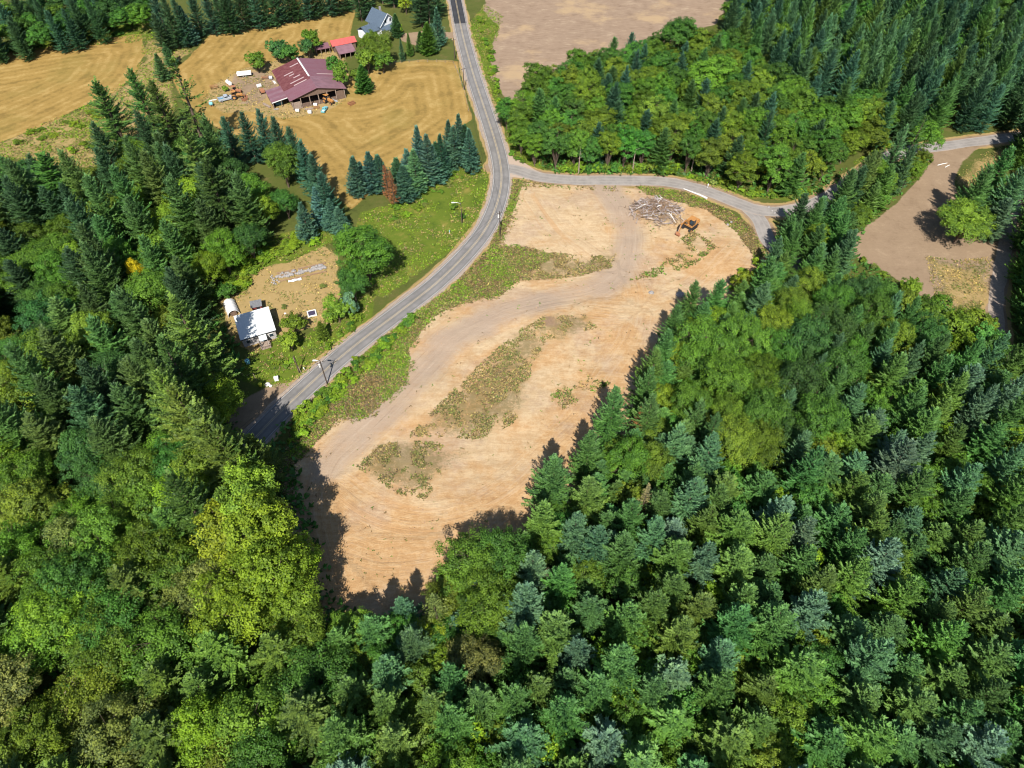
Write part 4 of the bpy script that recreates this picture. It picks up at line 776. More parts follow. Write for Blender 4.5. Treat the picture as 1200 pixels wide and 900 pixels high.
along([(1005, 302), (1045, 335), (1090, 370), (1140, 380)], 14, 4, (1.0, 1.8), (.9, 1.8), ['olive', 'maple', 'khaki'], 'olive shrub on the grassy rim of the gravel lot', 'shrubs on the gravel lot rim')
along([(560, 20), (575, 60), (580, 100), (590, 130)], 22, 4, (1, 1.9), (.8, 1.8), ['bright', 'olive', 'maple'], 'green shrub between the road and the brown field', 'shrubs between road and brown field')
along([(20, 168), (70, 150), (115, 130), (128, 160), (80, 185)], 20, 8, (1.2, 2.4), (.6, 1.4), ['lime', 'olive', 'bright'], 'yellow green shrub beside the mown hay field', 'shrubs beside the hay field')
along([(0, 350), (25, 390)], 8, 10, (1.2, 2.4), (.6, 1.2), ['bright', 'green'], 'green shrub in the small meadow inside the wood', 'shrubs in the small meadow')
along([(5, 60), (90, 45), (165, 30)], 22, 5, (1.6, 3.0), (1, 2.4), ['green', 'olive', 'maple'], 'green shrub along the far rim of the hay field', 'shrubs along the far hay field rim')
along([(890, 305), (840, 360), (800, 400), (780, 460), (755, 510)], 20, 6, (1, 1.8), (1, 2.4), ['maple', 'lime', 'olive'], 'shrub between bare soil and the fir edge', 'shrubs on the fir edge')
shrub(333, 361, .95, 1.1, 'khaki', 'grey green round shrub on the dry cottage lawn', None); shrub(379, 336, 1.2, .8, 'khaki', 'low grey green shrub near the end of the garden beds', None)
shrub(265, 106, 1.8, 2.0, 'olive', 'olive bush among scrap in the farmyard', None)
# ---------------------------------------------------------------- low plants nobody could count
def scatter(name, polys, n, size, tints, label, cat, k=5, up=.7, avoid_road=True, patch=0., zlift=0.):
    rg = np.random.default_rng(len(name) * 7 + n); PT = []
    areas = [max(1., abs(.5 * np.sum(p[:, 0] * np.roll(p[:, 1], -1) - p[:, 1] * np.roll(p[:, 0], -1)))) for p in polys]; tot = sum(areas)
    for p, a in zip(polys, areas):
        m = int(n * a / tot * 2.2); x0, y0 = p.min(0); x1, y1 = p.max(0); box = max(1, (x1 - x0) * (y1 - y0)); q = rg.uniform((x0, y0), (x1, y1), (int(n * a / tot * box / a), 2)); q = q[inside(p, q[:, 0], q[:, 1])]; PT.append(q)
    q = np.concatenate(PT)
    if patch: q = q[fbm(q[:, 0], q[:, 1], 3.5, 51) + rg.normal(0, .05, len(q)) > patch]
    d = np.full(len(q), 1e9)
    for l, hw in ROADS: d = np.minimum(d, segdist(l[::3], q[:, 0], q[:, 1]) - hw)
    q = q[d > .7]; m = len(q); z = height(q[:, 0], q[:, 1]); s_ = rg.uniform(*size, m)
    C = np.repeat(np.column_stack([q, z + zlift]), k, 0) + np.column_stack([rg.normal(0, .3, (m * k, 2)) * np.repeat(s_, k)[:, None], rg.uniform(0, .25, m * k) * np.repeat(s_, k)])
    a = rg.uniform(0, 6.283, m * k); D = nrm(np.column_stack([np.cos(a), np.sin(a), rg.uniform(.1, 1.1, m * k) * up])); S_ = nrm(np.cross(D, nrm(rg.normal(0, .4, (m * k, 3)) + np.array([0, 0, 1]))))
    Ls = np.repeat(s_, k) * rg.uniform(.6, 1.3, m * k); V, F = diamonds(C, D, S_, Ls, Ls * .26)
    tc = np.array([TINT[t] if isinstance(t, str) else t for t in tints]); ti = np.repeat(np.clip((fbm(q[:, 0], q[:, 1], 5, 77) * 1.6 - .3 + rg.normal(0, .4, m)) * len(tc), 0, len(tc) - 1).astype(int), k)
    cc = np.column_stack([tc[ti] * rg.uniform(.75, 1.2, (m * k, 1)), np.ones(m * k)])
    me = npmesh(name, V, F, M_GRASS, {'tone': ('FACE', rg.uniform(.1, .9, m * k)), 'tint': ('FACE', cc)}); tag(link(bpy.data.objects.new(name, me)), label, cat, kind='stuff')
STRAW = (.25, .190, .085); BRN = (.165, .115, .060); OLV = (.135, .145, .045)
scatter('bank_weeds', [BANK, BANK2], 17000, (.22, .55), ['bright', 'olive', OLV, STRAW, BRN], 'tangled green and brown weeds on the roadside bank', 'weeds')
scatter('clearing_weeds', WEED[:3], 17000, (.16, .5), [OLV, STRAW, BRN, 'khaki', BRN, STRAW], 'patchy weeds growing in the middle of the bare soil', 'weeds', patch=.475)
scatter('pile_side_weeds', WEED[3:], 3000, (.25, .6), ['maple', OLV, BRN, STRAW], 'thin weeds round the log pile and excavator', 'weeds', patch=.5)
scatter('stray_weeds', [CLEAR], 2200, (.18, .42), ['maple', OLV, 'khaki', BRN], 'stray weed tufts dotted over the bare soil', 'weeds', patch=.60)
scatter('meadow_grass', [g_ for g_ in GREEN] + [STRIP], 32000, (.22, .6), ['lime', 'bright', 'olive', 'khaki', STRAW], 'tall green grass and weeds on slopes and verges', 'grass', k=4, patch=.40)
scatter('dry_grass_tufts', [YARD, LOTG, LOTG, LOTG2, FARM], 12000, (.15, .45), ['khaki', STRAW, STRAW, (.42, .31, .12)], 'dry straw coloured grass tufts in yard and lot', 'grass', patch=.44)
scatter('forest_undergrowth', [PL([(300, 560), (345, 540), (395, 700), (430, 730), (600, 690), (720, 580), (800, 470), (900, 330), (1000, 310), (1100, 380), (1100, 560), (1300, 700), (1300, 1000), (0, 1000), (-60, 600), (-60, 200), (180, 200), (280, 420), (280, 560)]), PL([(1000, 300), (1010, 270), (1088, 192), (1096, 160), (1040, 168), (960, 232), (930, 252), (900, 290)]), PL([(296, 560), (345, 522), (342, 482), (300, 530)]), PL([(640, 203), (720, 205), (800, 206), (900, 232), (960, 228), (1000, 200), (900, 190), (720, 185), (630, 185)]), PL([(1000, 300), (1040, 325), (1080, 352), (1140, 372), (1140, 400), (1060, 390)])], 22000, (.7, 1.6), ['green', 'fir', 'fir', 'green'], 'ferns and undergrowth on the forest floor', 'undergrowth', k=3)
ring = []
for a_, b_ in zip(CLEAR, np.roll(CLEAR, -1, 0)):
    v_ = (b_ - a_) / (np.linalg.norm(b_ - a_) + 1e-9); n_ = np.array([-v_[1], v_[0]]); ring.append(np.array([a_ + n_ * 1.8, b_ + n_ * 1.8, b_ - n_ * 2.2, a_ - n_ * 2.2]))
scatter('edge_weeds', ring, 6000, (.2, .55), ['maple', OLV, 'khaki', BRN, STRAW], 'ragged weeds creeping in along the rim of the bare soil', 'weeds', patch=.44)
# clods and stones left on the graded soil
rg = np.random.default_rng(9); q = rg.uniform(CLEAR.min(0), CLEAR.max(0), (3500, 2)); q = q[inside(CLEAR, q[:, 0], q[:, 1])]; q = q[fbm(q[:, 0], q[:, 1], 6, 91) + rg.normal(0, .07, len(q)) > .53]
m = len(q); s_ = rg.uniform(.06, .2, m) ** 1.0; z = height(q[:, 0], q[:, 1]); oc = np.array([(1, 0, 0), (0, 1, 0), (-1, 0, 0), (0, -1, 0), (0, 0, .8), (0, 0, -.4)], float)
V = (oc[None] * (1 + rg.normal(0, .25, (m, 6, 1))) * s_[:, None, None] + np.column_stack([q, z])[:, None]).reshape(-1, 3); fo = np.array([(0, 1, 4), (1, 2, 4), (2, 3, 4), (3, 0, 4)]); F = (fo[None] + np.arange(m)[:, None, None] * 6).reshape(-1, 3)
M_CLOD = plain('soil_clods', (.42, .27, .15), .95, .3, .3, col2=(.28, .19, .13))
tag(link(bpy.data.objects.new('soil_clods', npmesh('soil_clods', V, F, M_CLOD))), 'loose clods and stones on the graded bare soil', 'soil', kind='stuff')

# ---------------------------------------------------------------- buildings
def gable_roof(parent, w_, d, ze, zr, mats, ov=.5, npan=10, pick=None, name='roof_panel', th=.07):
    pw = (d + 2 * ov) / npan
    for sg in (-1, 1):
        for i in range(npan):
            y0 = -d / 2 - ov + i * pw + .015; y1 = y0 + pw - .03; sl = (zr - ze) / (w_ / 2); xe = sg * (w_ / 2 + ov); zz = ze - sl * ov
            q = [(0, y0, zr), (0, y1, zr), (xe, y1, zz), (xe, y0, zz)]
            if sg > 0: q = [q[0], q[3], q[2], q[1]]
            else: q = [q[1], q[2], q[3], q[0]]
            m = MB(); m.slab([Vector(v) + Vector((0, 0, .012 * (i % 2))) for v in q], th)
            for k in (1, 2):                           # pressed ribs
                yy = y0 + (y1 - y0) * k / 3; m.box((0, 0, 0), (math.hypot(xe, zr - zz), .05, .05), Matrix.Translation((xe / 2, yy, (zr + zz) / 2 + .03)) @ Matrix.Rotation(math.atan2(zr - zz, -xe) if sg < 0 else math.atan2(zz - zr, xe), 4, 'Y').inverted())
            m.build(name, pick(sg, i) if pick else mats, parent)
c0 = (-76.8, 255.7)
barn = empty('barn', (*c0, hz(*c0)), R(26.7), 'large open barn with mauve and rust red metal roof in the farmyard', 'barn')
bw, bd, be, br = 20., 25., 3.9, 6.4
def pickp(sg, i):
    if sg < 0: return M_MAUVE if i < 4 else M_RED
    return M_MAUVE2 if i < 5 else (M_PALEP if i == 7 and False else M_MAUVE)
gable_roof(barn, bw, bd, be, br, None, .7, 13, pickp)
sl = (br - be) / (bw / 2)
for sg, y, x0, x1 in [(-1, -4.6, 1.5, 6.5), (-1, -2.2, 1.8, 7.2), (-1, .6, 2.5, 5.2), (-1, 3.2, 4.2, 6.2), (-1, 5.0, 4.2, 7.8), (-1, 9.2, .8, 4.2), (1, -.9, 3.4, 9.8)]:
    MB().slab([(sg * x0, y - .32, br - sl * x0 + .09), (sg * x1, y - .32, br - sl * x1 + .09), (sg * x1, y + .32, br - sl * x1 + .09), (sg * x0, y + .32, br - sl * x0 + .09)][::(1 if sg > 0 else -1)], .03).build('skylight_sheet', M_PALEP, barn)
MB().prism([(-.32, br - .02), (0, br + .17), (.32, br - .02), (0, br + .1)], -3.2, bd / 2 + .6).build('ridge_cap', M_WHITE, barn)
MB().box((0, bd / 2 - .1, be / 2 - .2), (bw - .2, .2, be + .4 - .3)).prism([(-bw / 2 + .2, be - .1), (bw / 2 - .2, be - .1), (0, br - .15)], bd / 2 - .2, bd / 2 - .02).build('back_wall', M_WALLBROWN, barn)
MB().box((bw / 2 - .1, 2, be / 2 - .25), (.2, bd - 4.4, be + .1)).build('side_wall', M_WALLBROWN, barn); MB().box((-bw / 2 + .1, 5, be / 2 - .25), (.2, bd - 10.4, be + .1)).build('side_wall', M_WALLBROWN, barn)
MB().prism([(-bw / 2 + .3, be - .25), (bw / 2 - .3, be - .25), (0, br - .2)], -bd / 2 + .1, -bd / 2 + .25).build('gable_boards', M_WALLBROWN, barn)
for k, x in enumerate((-9.8, -6.6, -3.3, 0, 3.3, 6.6, 9.8)): MB().box((x, -bd / 2 + .05, be / 2 - .2), (.26, .26, be + .3)).build('post', M_DEADWOOD, barn)
for k, (x, ww, hh) in enumerate([(-8.2, 2.8, 2.6), (-4.9, 2.9, 1.6), (1.7, 2.9, 1.1), (8.2, 2.8, 3.2)]): MB().box((x, -bd / 2 + .3, hh / 2 - .2), (ww, .12, hh + .2)).build('board_wall', M_WALLBROWN if k else M_DEADWOOD, barn)
MB().box((0, 0, .0), (bw - .6, bd - .6, .12)).build('floor', M_WALLBROWN, barn)
lt = MB(); 
for i in range(6): 
    y0 = -8.6 + i * 1.7; lt = MB().slab([(-16.4, y0, 2.35 + .01 * (i % 2)), (-16.4 + 6.6, y0, 3.15 + .01 * (i % 2)), (-9.8, y0 + 1.67, 3.15 + .01 * (i % 2)), (-16.4, y0 + 1.67, 2.35 + .01 * (i % 2))], .06).build('lean_to_panel', M_MAUVE2 if i % 2 else M_MAUVE, barn)
MB().box((-13.1, -8.72, 2.72), (6.7, .1, .28), Matrix.Translation((-13.1, -8.72, 2.75)) @ Matrix.Rotation(-math.atan(.8 / 6.6), 4, 'Y') @ Matrix.Translation((13.1, 8.72, -2.75))).build('lean_to_fascia', M_WHITE, barn)
for x, y in [(-16, -8.3), (-13, -8.3), (-16, 1.2), (-16, -3.5)]: MB().box((x, y, 1.05), (.2, .2, 2.6)).build('post', M_DEADWOOD, barn)
MB().box((-16, -3.4, 1.0), (.1, 9.2, 2.2)).build('lean_to_wall', M_WALLBROWN, barn); MB().box((-13.6, -5, .55), (2.6, 3.2, .9)).build('stored_tarp_stack', M_BLUE, barn)

def simple_shed(name, c, ang, w_, d, z0, z1, roofm, wallm, label, open_front=False, nseam=6, roofname='roof'):
    e = empty(name, (*c, hz(*c)), R(ang), label, 'shed')
    r_ = MB().slab([(-w_ / 2 - .3, -d / 2 - .3, z0), (w_ / 2 + .3, -d / 2 - .3, z0), (w_ / 2 + .3, d / 2 + .3, z1), (-w_ / 2 - .3, d / 2 + .3, z1)], .08)
    for i in range(nseam): x = -w_ / 2 + w_ * (i + .5) / nseam; r_.slab([(x - .03, -d / 2 - .3, z0 + .04), (x + .03, -d / 2 - .3, z0 + .04), (x + .03, d / 2 + .3, z1 + .04), (x - .03, d / 2 + .3, z1 + .04)], .05)
    r_.build(roofname, roofm, e)
    MB().box((0, d / 2, z1 / 2 - .25), (w_, .12, z1 + .2)).build('back_wall', wallm, e)
    for sg in (-1, 1): MB().prism([(-d / 2 + .07, -.3), (d / 2 - .07, -.3), (d / 2 - .07, z1 - .12), (-d / 2 + .07, z0 - .1)], -.06, .06, Matrix.Translation((sg * w_ / 2, 0, 0)) @ Matrix.Rotation(R(90), 4, 'Z')).build('side_wall', wallm, e)
    if open_front:
        for i in range(4): MB().box((-w_ / 2 + w_ * i / 3, -d / 2, z0 / 2 - .2), (.16, .16, z0 + .2)).build('post', M_DEADWOOD, e)
    else:
        f = MB().box((0, -d / 2, z0 / 2 - .25), (w_, .12, z0 + .2)).build('front_wall', wallm, e); MB().box((w_ * .15, -d / 2 - .08, 1.0), (.9, .06, 2.0)).build('door', M_DOORSHADE, e)  # door is a panel on the wall, doorway shade painted in its colour
    return e
rs = empty('red_roofed_shed', (-69.6, 290.6, hz(-69.6, 290.6)), R(26), 'bright red roofed shed behind the barn', 'shed')
gable_roof(rs, 5.0, 9.6, 2.9, 4.0, M_REDB, .4, 6); 
for o in rs.children: o.rotation_euler = (0, 0, R(90))
MB().box((0, 0, 1.25), (9.2, 4.6, 3.1)).build('wall', M_WALLBROWN, rs); MB().box((1.5, -2.36, 1.1), (2.2, .08, 2.2)).build('door', M_DOORSHADE, rs)  # near-black door panel on a solid wall, painted as a shaded opening
simple_shed('mauve_roofed_shed', (-67.4, 283.9), 25, 6.4, 5.6, 2.4, 3.1, M_MAUVE2, M_WALLBROWN, 'open shed with pale mauve roof in front of the red roofed shed', True)
simple_shed('tin_shed', (-77.6, 287), 22, 5.4, 3.6, 2.2, 2.7, M_MAUVE, M_WALLBROWN, 'small long tin shed with low mauve roof behind the barn', True, 4)

# farmhouse
hp = (-55.6, 307.6)
fh = empty('farmhouse', (*hp, hz(*hp)), R(46), 'farmhouse with blue grey shingle roof and white gable', 'house')
def shingle_roof(parent, w_, d, ze, zr, off=(0, 0), ov=.5, rz=0):
    m = MB(); M = Matrix.Translation((off[0], off[1], 0)) @ Matrix.Rotation(rz, 4, 'Z'); sl_ = (zr - ze) / (w_ / 2); n = 9
    for sg in (-1, 1):
        for i in range(n):                              # overlapping courses
            a = i / n * (w_ / 2 + ov); b_ = (i + 1.15) / n * (w_ / 2 + ov); q = [(sg * a, -d / 2 - ov, zr - sl_ * a + .02), (sg * b_, -d / 2 - ov, zr - sl_ * b_ + .06), (sg * b_, d / 2 + ov, zr - sl_ * b_ + .06), (sg * a, d / 2 + ov, zr - sl_ * a + .02)]
            m.slab(q if sg > 0 else q[::-1], .1, M)
    return m.build('roof', M_ROOFGREY, parent)
shingle_roof(fh, 8.2, 9.5, 4.2, 8.0)
MB().box((0, 0, 1.9), (7.8, 9.0, 4.6)).prism([(-3.9, 4.2), (3.9, 4.2), (0, 7.75)], -4.5, 4.5).build('wall', M_WALLWHITE, fh)
for sg in (-1, 1): MB().box((0, 0, 0), (6.3, .14, .34), Matrix.Translation((sg * 2.3, -5.08, 5.88)) @ Matrix.Rotation(sg * math.atan(3.8 / 4.1), 4, 'Y')).build('barge_board', M_WHITE, fh)
MB().slab([(-4.6, -7.2, 2.7), (4.6, -7.2, 2.7), (4.4, -4.55, 3.7), (-4.4, -4.55, 3.7)], .12).build('porch_roof', M_ROOFGREY, fh)
for x in (-4.2, -1.4, 1.4, 4.2): MB().box((x, -6.9, 1.2), (.18, .18, 2.9)).build('porch_post', M_WHITE, fh)
for x, z in ((-1.3, 5.3), (1.3, 5.3), (-2.4, 1.6), (2.4, 1.6)): wv = MB().box((x, -4.55, z), (1.1, .1, 1.3)).build('window', M_WHITE, fh); MB().box((x, -4.62, z), (.9, .06, 1.1)).build('pane', M_GLASS, wv)
MB().box((0, -4.56, 1.1), (1.0, .1, 2.1)).build('door', M_BLUE, fh); MB().box((1.6, 2, 7.6), (.7, .7, 1.9)).build('chimney', M_STONE, fh)
shingle_roof(fh, 6.0, 8.0, 3.0, 4.9, (-7.0, -.8), .4, R(90)); MB().box((-7.4, -.8, 1.3), (7.6, 5.6, 3.4)).build('wing_wall', M_WALLWHITE, fh)
for x in (-9.5, -6.5): wv = MB().box((x, -3.66, 1.6), (1.2, .1, 1.2)).build('window', M_WHITE, fh); MB().box((x, -3.73, 1.6), (1.0, .06, 1.0)).build('pane', M_GLASS, wv)
# cottage with the white metal roof
cp = (-66.4, 126.8)
ct = empty('cottage', (*cp, hz(*cp)), R(24), 'small grey cottage with bright white metal roof by the road', 'house')
m = MB().slab([(-4.5, -4.4, 3.0), (4.5, -4.4, 3.0), (4.5, 4.2, 3.9), (-4.5, 4.2, 3.9)], .1)
for i in range(15): x = -4.3 + i * 8.6 / 14; m.slab([(x - .02, -4.4, 3.05), (x + .02, -4.4, 3.05), (x + .02, 4.2, 3.95), (x - .02, 4.2, 3.95)], .05)
m.build('roof', M_WHITEROOF, ct); MB().box((0, -4.45, 2.94), (9.06, .07, .2)).build('fascia', M_BLACKM, ct)
m = MB().box((0, -3.95, 1.25), (8.4, .16, 3.1)).box((0, 3.9, 1.65), (8.4, .16, 3.9))
for sg in (-1, 1): m.prism([(-3.86, -.3), (3.82, -.3), (3.82, 3.72), (-3.86, 2.9)], -.08, .08, Matrix.Translation((sg * 4.12, 0, 0)) @ Matrix.Rotation(R(90), 4, 'Z'))
for i in range(11): m.box((0, -4.05, .1 + i * .25), (8.42, .05, .04))
m.build('wall', M_WALLGREY, ct)
for x in (-2.8, 3.0): wv = MB().box((x, -4.1, 1.6), (1.2, .1, 1.1)).build('window', M_WHITE, ct); MB().box((x, -4.17, 1.6), (1.0, .06, .9)).build('pane', M_GLASS, wv)
MB().box((.8, -4.1, 1.05), (.95, .1, 2.05)).build('door', M_BLUE, ct)
MB().slab([(-.1, -6.0, 2.35), (1.8, -6.0, 2.35), (1.8, -4.15, 2.75), (-.1, -4.15, 2.75)], .08).build('porch_roof', M_WHITEROOF, ct)
pd_ = MB().box((.85, -5.6, .25), (2.6, 2.9, .16)).build('porch_deck', M_DEADWOOD, ct)
for x, y in [(0, -5.9), (1.7, -5.9)]: MB().box((x, y, 1.3), (.12, .12, 2.1)).build('porch_post', M_WALLGREY, ct)
for a, b in [((-.4, -7.0), (2.1, -7.0)), ((2.1, -7.0), (2.1, -4.3)), ((-.4, -7.0), (-.4, -4.3))]: MB().tube((*a, 1.2), (*b, 1.2), .05).tube((*a, .8), (*b, .8), .04).tube((*a, .2), (*a, 1.2), .06).tube((*b, .2), (*b, 1.2), .06).build('railing', M_DEADWOOD, ct)
MB().tube((-3.9, 2.2, 3.6), (-3.9, 2.2, 4.5), .12).build('flue_pipe', M_GREYMET, ct)
# hoop shed, hut, garden
q = (-75.4, 135.1); hs_ = empty('hoop_shed', (*q, hz(*q)), R(-64), 'white plastic hoop shed beside the cottage', 'shed')
m = MB(); n = 12; pr_ = [(1.55 * math.cos(math.pi * i / n), 1.9 * math.sin(math.pi * i / n)) for i in range(n + 1)]
for i in range(n):
    a, b = pr_[i], pr_[i + 1]; m.slab([(a[0], 2.6, a[1]), (a[0], -2.6, a[1]), (b[0], -2.6, b[1]), (b[0], 2.6, b[1])], -.05)
hc = m.build('cover', M_WHITE, hs_)
for y in (-2.65, -1.3, 0, 1.3, 2.65): MB().path([(x * 1.03, y, z * 1.03) for x, z in pr_], [.035] * (n + 1), 5).build('hoop', M_DIRTYWHITE, hs_)
hs_.rotation_euler[2] = R(24 + 5)
MB().prism([(x * .97, z * .97 - .05) for x, z in pr_], 2.4, 2.5).build('end_wall', M_DIRTYWHITE, hs_); MB().box((0, -2.0, .5), (1.6, .9, 1.2)).build('stored_crates', M_WALLBROWN, hs_)
simple_shed('garden_hut', (-68.5, 135.4), 18, 2.4, 1.9, 2.0, 2.3, M_GREYROOF, M_REDWALL, 'tiny red hut with grey roof behind the cottage', False, 3)
gb = P(322, 327); ga = math.atan2(P(383, 314)[1] - gb[1], P(383, 314)[0] - gb[0]); gp = empty('garden_terrace', (*gb, hz(*gb)), ga, 'long terraced garden bed of timbers and grey stones', 'garden bed')
GL = math.hypot(P(383, 314)[0] - gb[0], P(383, 314)[1] - gb[1])
for x0, x1, y in [(.8, GL * .42, 1.9), (GL * .46, GL * .72, 1.9), (GL * .1, GL * .42, .7), (0.6, GL * .98, -1.7), (GL * .72, GL, 2.0)]:
    MB().box(((x0 + x1) / 2, y, .22), (x1 - x0, .3, .45)).build('timber', M_TIMBER, gp, .03)
rk = [MB().box((0, 0, 0), (.55, .4, .4), taper=.8).mesh('stone', M_STONE, .08), MB().box((0, 0, 0), (.75, .5, .35), taper=.85).mesh('stone', M_STONE, .09), MB().box((0, 0, 0), (.4, .4, .3), taper=.7).mesh('stone', M_CONC, .06)]
for i in range(110):
    u = rnd.random(); x = GL * (.04 + .94 * u); y = rnd.choice([.35, .2, -.1, 1.2]) + rnd.uniform(-.2, .2) if u > .05 else rnd.uniform(-2.2, 1.6)
    part('stone', rnd.choice(rk), gp, (x, y, .17 + rnd.uniform(0, .15)), (rnd.uniform(-.2, .2), rnd.uniform(-.2, .2), rnd.uniform(0, 3)), (rnd.uniform(1.1, 1.8),) * 3)
for i in range(9): part('stone', rnd.choice(rk), gp, (rnd.uniform(-.9, .2), 1.6 - i * .5, .17), (0, 0, rnd.uniform(0, 3)), (1.1,) * 3)
q = P(346, 329.5); m = MB(); vs_ = []; n = 7
for i in range(n):
    for j in range(3): vs_.append((-1.8 + 3.6 * i / (n - 1), -.45 + .45 * j, .42 + .12 * math.sin(i * 2.1 + j) + (.1 if j == 1 else 0)))
m.add(vs_ + [(a, b, c - .06) for a, b, c in vs_], [(i * 3 + j, i * 3 + j + 3, i * 3 + j + 4, i * 3 + j + 1) for i in range(n - 1) for j in range(2)] + [(21 + i * 3 + j, 21 + i * 3 + j + 1, 21 + i * 3 + j + 4, 21 + i * 3 + j + 3) for i in range(n - 1) for j in range(2)])
o = m.build('tarp', M_WHITE); o.location = (*q, hz(*q)); o.rotation_euler = (0, 0, ga); tag(o, 'crumpled white tarp lying on the garden terrace', 'tarp')
q = P(365.5, 367.5); sb = empty('square_sandbox', (*q, hz(*q) + .02), R(20), 'square white framed box with dark purple cover on the dry lawn', 'sandbox')
for k in range(4): MB().box((-.15, -1.05, .16), (2.1, .3, .36)).build('frame_board', M_DIRTYWHITE, sb, .02).rotation_euler = (0, 0, R(90 * k))
MB().box((0, 0, .14), (1.85, 1.85, .22), taper=.96).build('cover', M_PURPLE, sb)

# ---------------------------------------------------------------- log pile, white log, excavator
pc = P(769, 251); lp = empty('log_pile', (*pc, hz(*pc)), 0, 'sprawling pile of grey uprooted logs and roots on the bare soil', 'log pile')
LM = []
for k in range(8):
    rr = random.Random(k); m = MB(); Ln = 1.0; p = [(-.5, 0, 0), (-.15, rr.uniform(-.04, .04), rr.uniform(-.03, .03)), (.2, rr.uniform(-.05, .05), 0), (.5, rr.uniform(-.08, .08), rr.uniform(-.05, .05))]
    m.path(p, [.05, .046, .04, .028], 6)
    if k % 2: m.tube(p[2], (p[2][0] + .2, rr.choice([-.2, .2]), .08), .022, .01, 5)
    if k % 3 == 0:                                     # root plate
        for a in range(6): m.tube(p[0], (-.58, .13 * math.cos(a), .13 * math.sin(a)), .035, .008, 4)
    LM.append(m)
LMESH = [[m.mesh('log', mt) for mt in (M_LOGGREY, M_DEADWOOD, M_LOGBROWN, M_BLEACH)] for m in LM]
AXW, AYW = 8.2, 7.2
def pile_h(x, y): return max(0, 1 - (x / AXW) ** 2 - (y / AYW) ** 2) ** .7 * 3.1
for i in range(297):
    while True:
        x, y = rnd.uniform(-AXW, AXW), rnd.uniform(-AYW, AYW)
        if (x / AXW) ** 2 + (y / AYW) ** 2 < 1 and not (x < -2 and y < -4) : break
    Ln = rnd.uniform(1.3, 3.7) * (1 if i < 200 else .6); th = rnd.uniform(.8, 1.9)
    z = pile_h(x, y) * (.35 + .65 * math.sqrt(rnd.random())) + .12
    mt = rnd.choices([0, 1, 2, 3], [44, 20, 24, 9])[0]
    part('log', LMESH[rnd.randrange(8)][mt], lp, (x, y, z), (rnd.uniform(0, 6.28), rnd.uniform(-.6, .6), rnd.uniform(0, 6.28)), (Ln, Ln * .5 * th, Ln * .5 * th))
m = MB()
for i in range(1100):
    x, y = rnd.gauss(0, AXW * .42), rnd.gauss(0, AYW * .42); z = pile_h(x, y) * rnd.random() + .08; a = rnd.uniform(0, 6.28); L_ = rnd.uniform(.5, 1.6); dz = rnd.uniform(-.2, .5)
    m.tube((x, y, z), (x + L_ * math.cos(a), y + L_ * math.sin(a), max(.03, z + dz * L_)), .035, .012, 3)
tag(m.build('brushwood', M_LOGBROWN, lp), kind='stuff')
for (px, py, ex, ey, r_) in [(782, 259, 791, 264, .12), (768, 254, 773, 252, .16)]:
    a = P(px, py); b = P(ex, ey); la = (a[0] - pc[0], a[1] - pc[1], pile_h(a[0] - pc[0], a[1] - pc[1]) + .45); lb = (b[0] - pc[0], b[1] - pc[1], pile_h(b[0] - pc[0], b[1] - pc[1]) + .35)
    MB().path([la, tuple((p_ + q_) / 2 + .06 for p_, q_ in zip(la, lb)), lb], [r_, r_ * .85, r_ * .5], 8).build('log', M_BLEACH, lp)
a = P(801, 221.5); b = P(828, 233.5); mid = ((a[0] + b[0]) / 2, (a[1] + b[1]) / 2)
ba = math.atan2(b[1] - a[1], b[0] - a[0]); Lb = math.hypot(b[0] - a[0], b[1] - a[1])
o = MB().path([(-Lb / 2, 0, .15), (-Lb * .2, .1, .2), (Lb * .2, .22, .28), (Lb * .42, .1, .34), (Lb / 2, 0, .36)], [.12, .18, .26, .32, .42], 9).tube((Lb * .1, .18, .3), (Lb * .16, .5, .75), .06, .03, 5).build('white_log', M_BLEACH); o.location = (*mid, hz(*mid)); o.rotation_euler = (0, 0, ba); tag(o, 'long bleached white log lying beside the side road', 'log')
q = P(1104, 193); 
for dx, L_, lab in ((0, 4.0, 'pale log lying at the mouth of the gravel lot'), (1.2, 2.4, 'shorter pale log beside the pale log at the lot mouth')):
    o = MB().path([(-L_ / 2, 0, .16), (0, .06, .17), (L_ / 2, 0, .14)], [.16, .15, .1], 7).build('log', M_BLEACH); o.location = (q[0] + dx, q[1] - dx, hz(*q)); o.rotation_euler = (0, 0, .35 + dx * .2); tag(o, lab, 'log')

ep = P(808, 267); ex = empty('excavator', (*ep, hz(*ep)), R(226), 'orange tracked excavator parked beside the log pile with bucket lowered', 'excavator')
ex.scale = (1.32,) * 3
for sg in (-1, 1):
    pr_ = [(-1.55, .12), (-1.8, .42), (-1.55, .74), (1.55, .74), (1.8, .42), (1.55, .12), (1.3, 0), (-1.3, 0)]
    tk = MB().prism(pr_, sg * 1.0 - .25, sg * 1.0 + .25).build('track', M_DARK, ex)
    for k in range(18): MB().box((-1.5 + k * 3.0 / 17, sg * 1.0, .76), (.1, .52, .04)).build('track_shoe', M_BLACKM, tk)
    for x in (-1.4, 1.4): MB().tube((x, sg * 1.27, .42), (x, sg * 1.3, .42), .26, .26, 12).build('sprocket', M_ORANGE, tk)
MB().box((0, 0, .5), (2.0, 1.5, .35)).tube((0, 0, .65), (0, 0, .88), .6, .6, 16).build('undercarriage', M_BLACKM, ex)
MB().box((-.35, 0, 1.2), (2.9, 2.2, .55)).box((-.9, 0, 1.72), (1.6, 2.1, .5), taper=.93).build('upper_body', M_ORANGE, ex, .05)
MB().prism([(-1.75, .9), (-1.75, 1.85), (-1.95, 1.85), (-2.15, 1.5), (-2.1, .95)], -1.1, 1.1).build('counterweight', M_ORANGE, ex, .03)
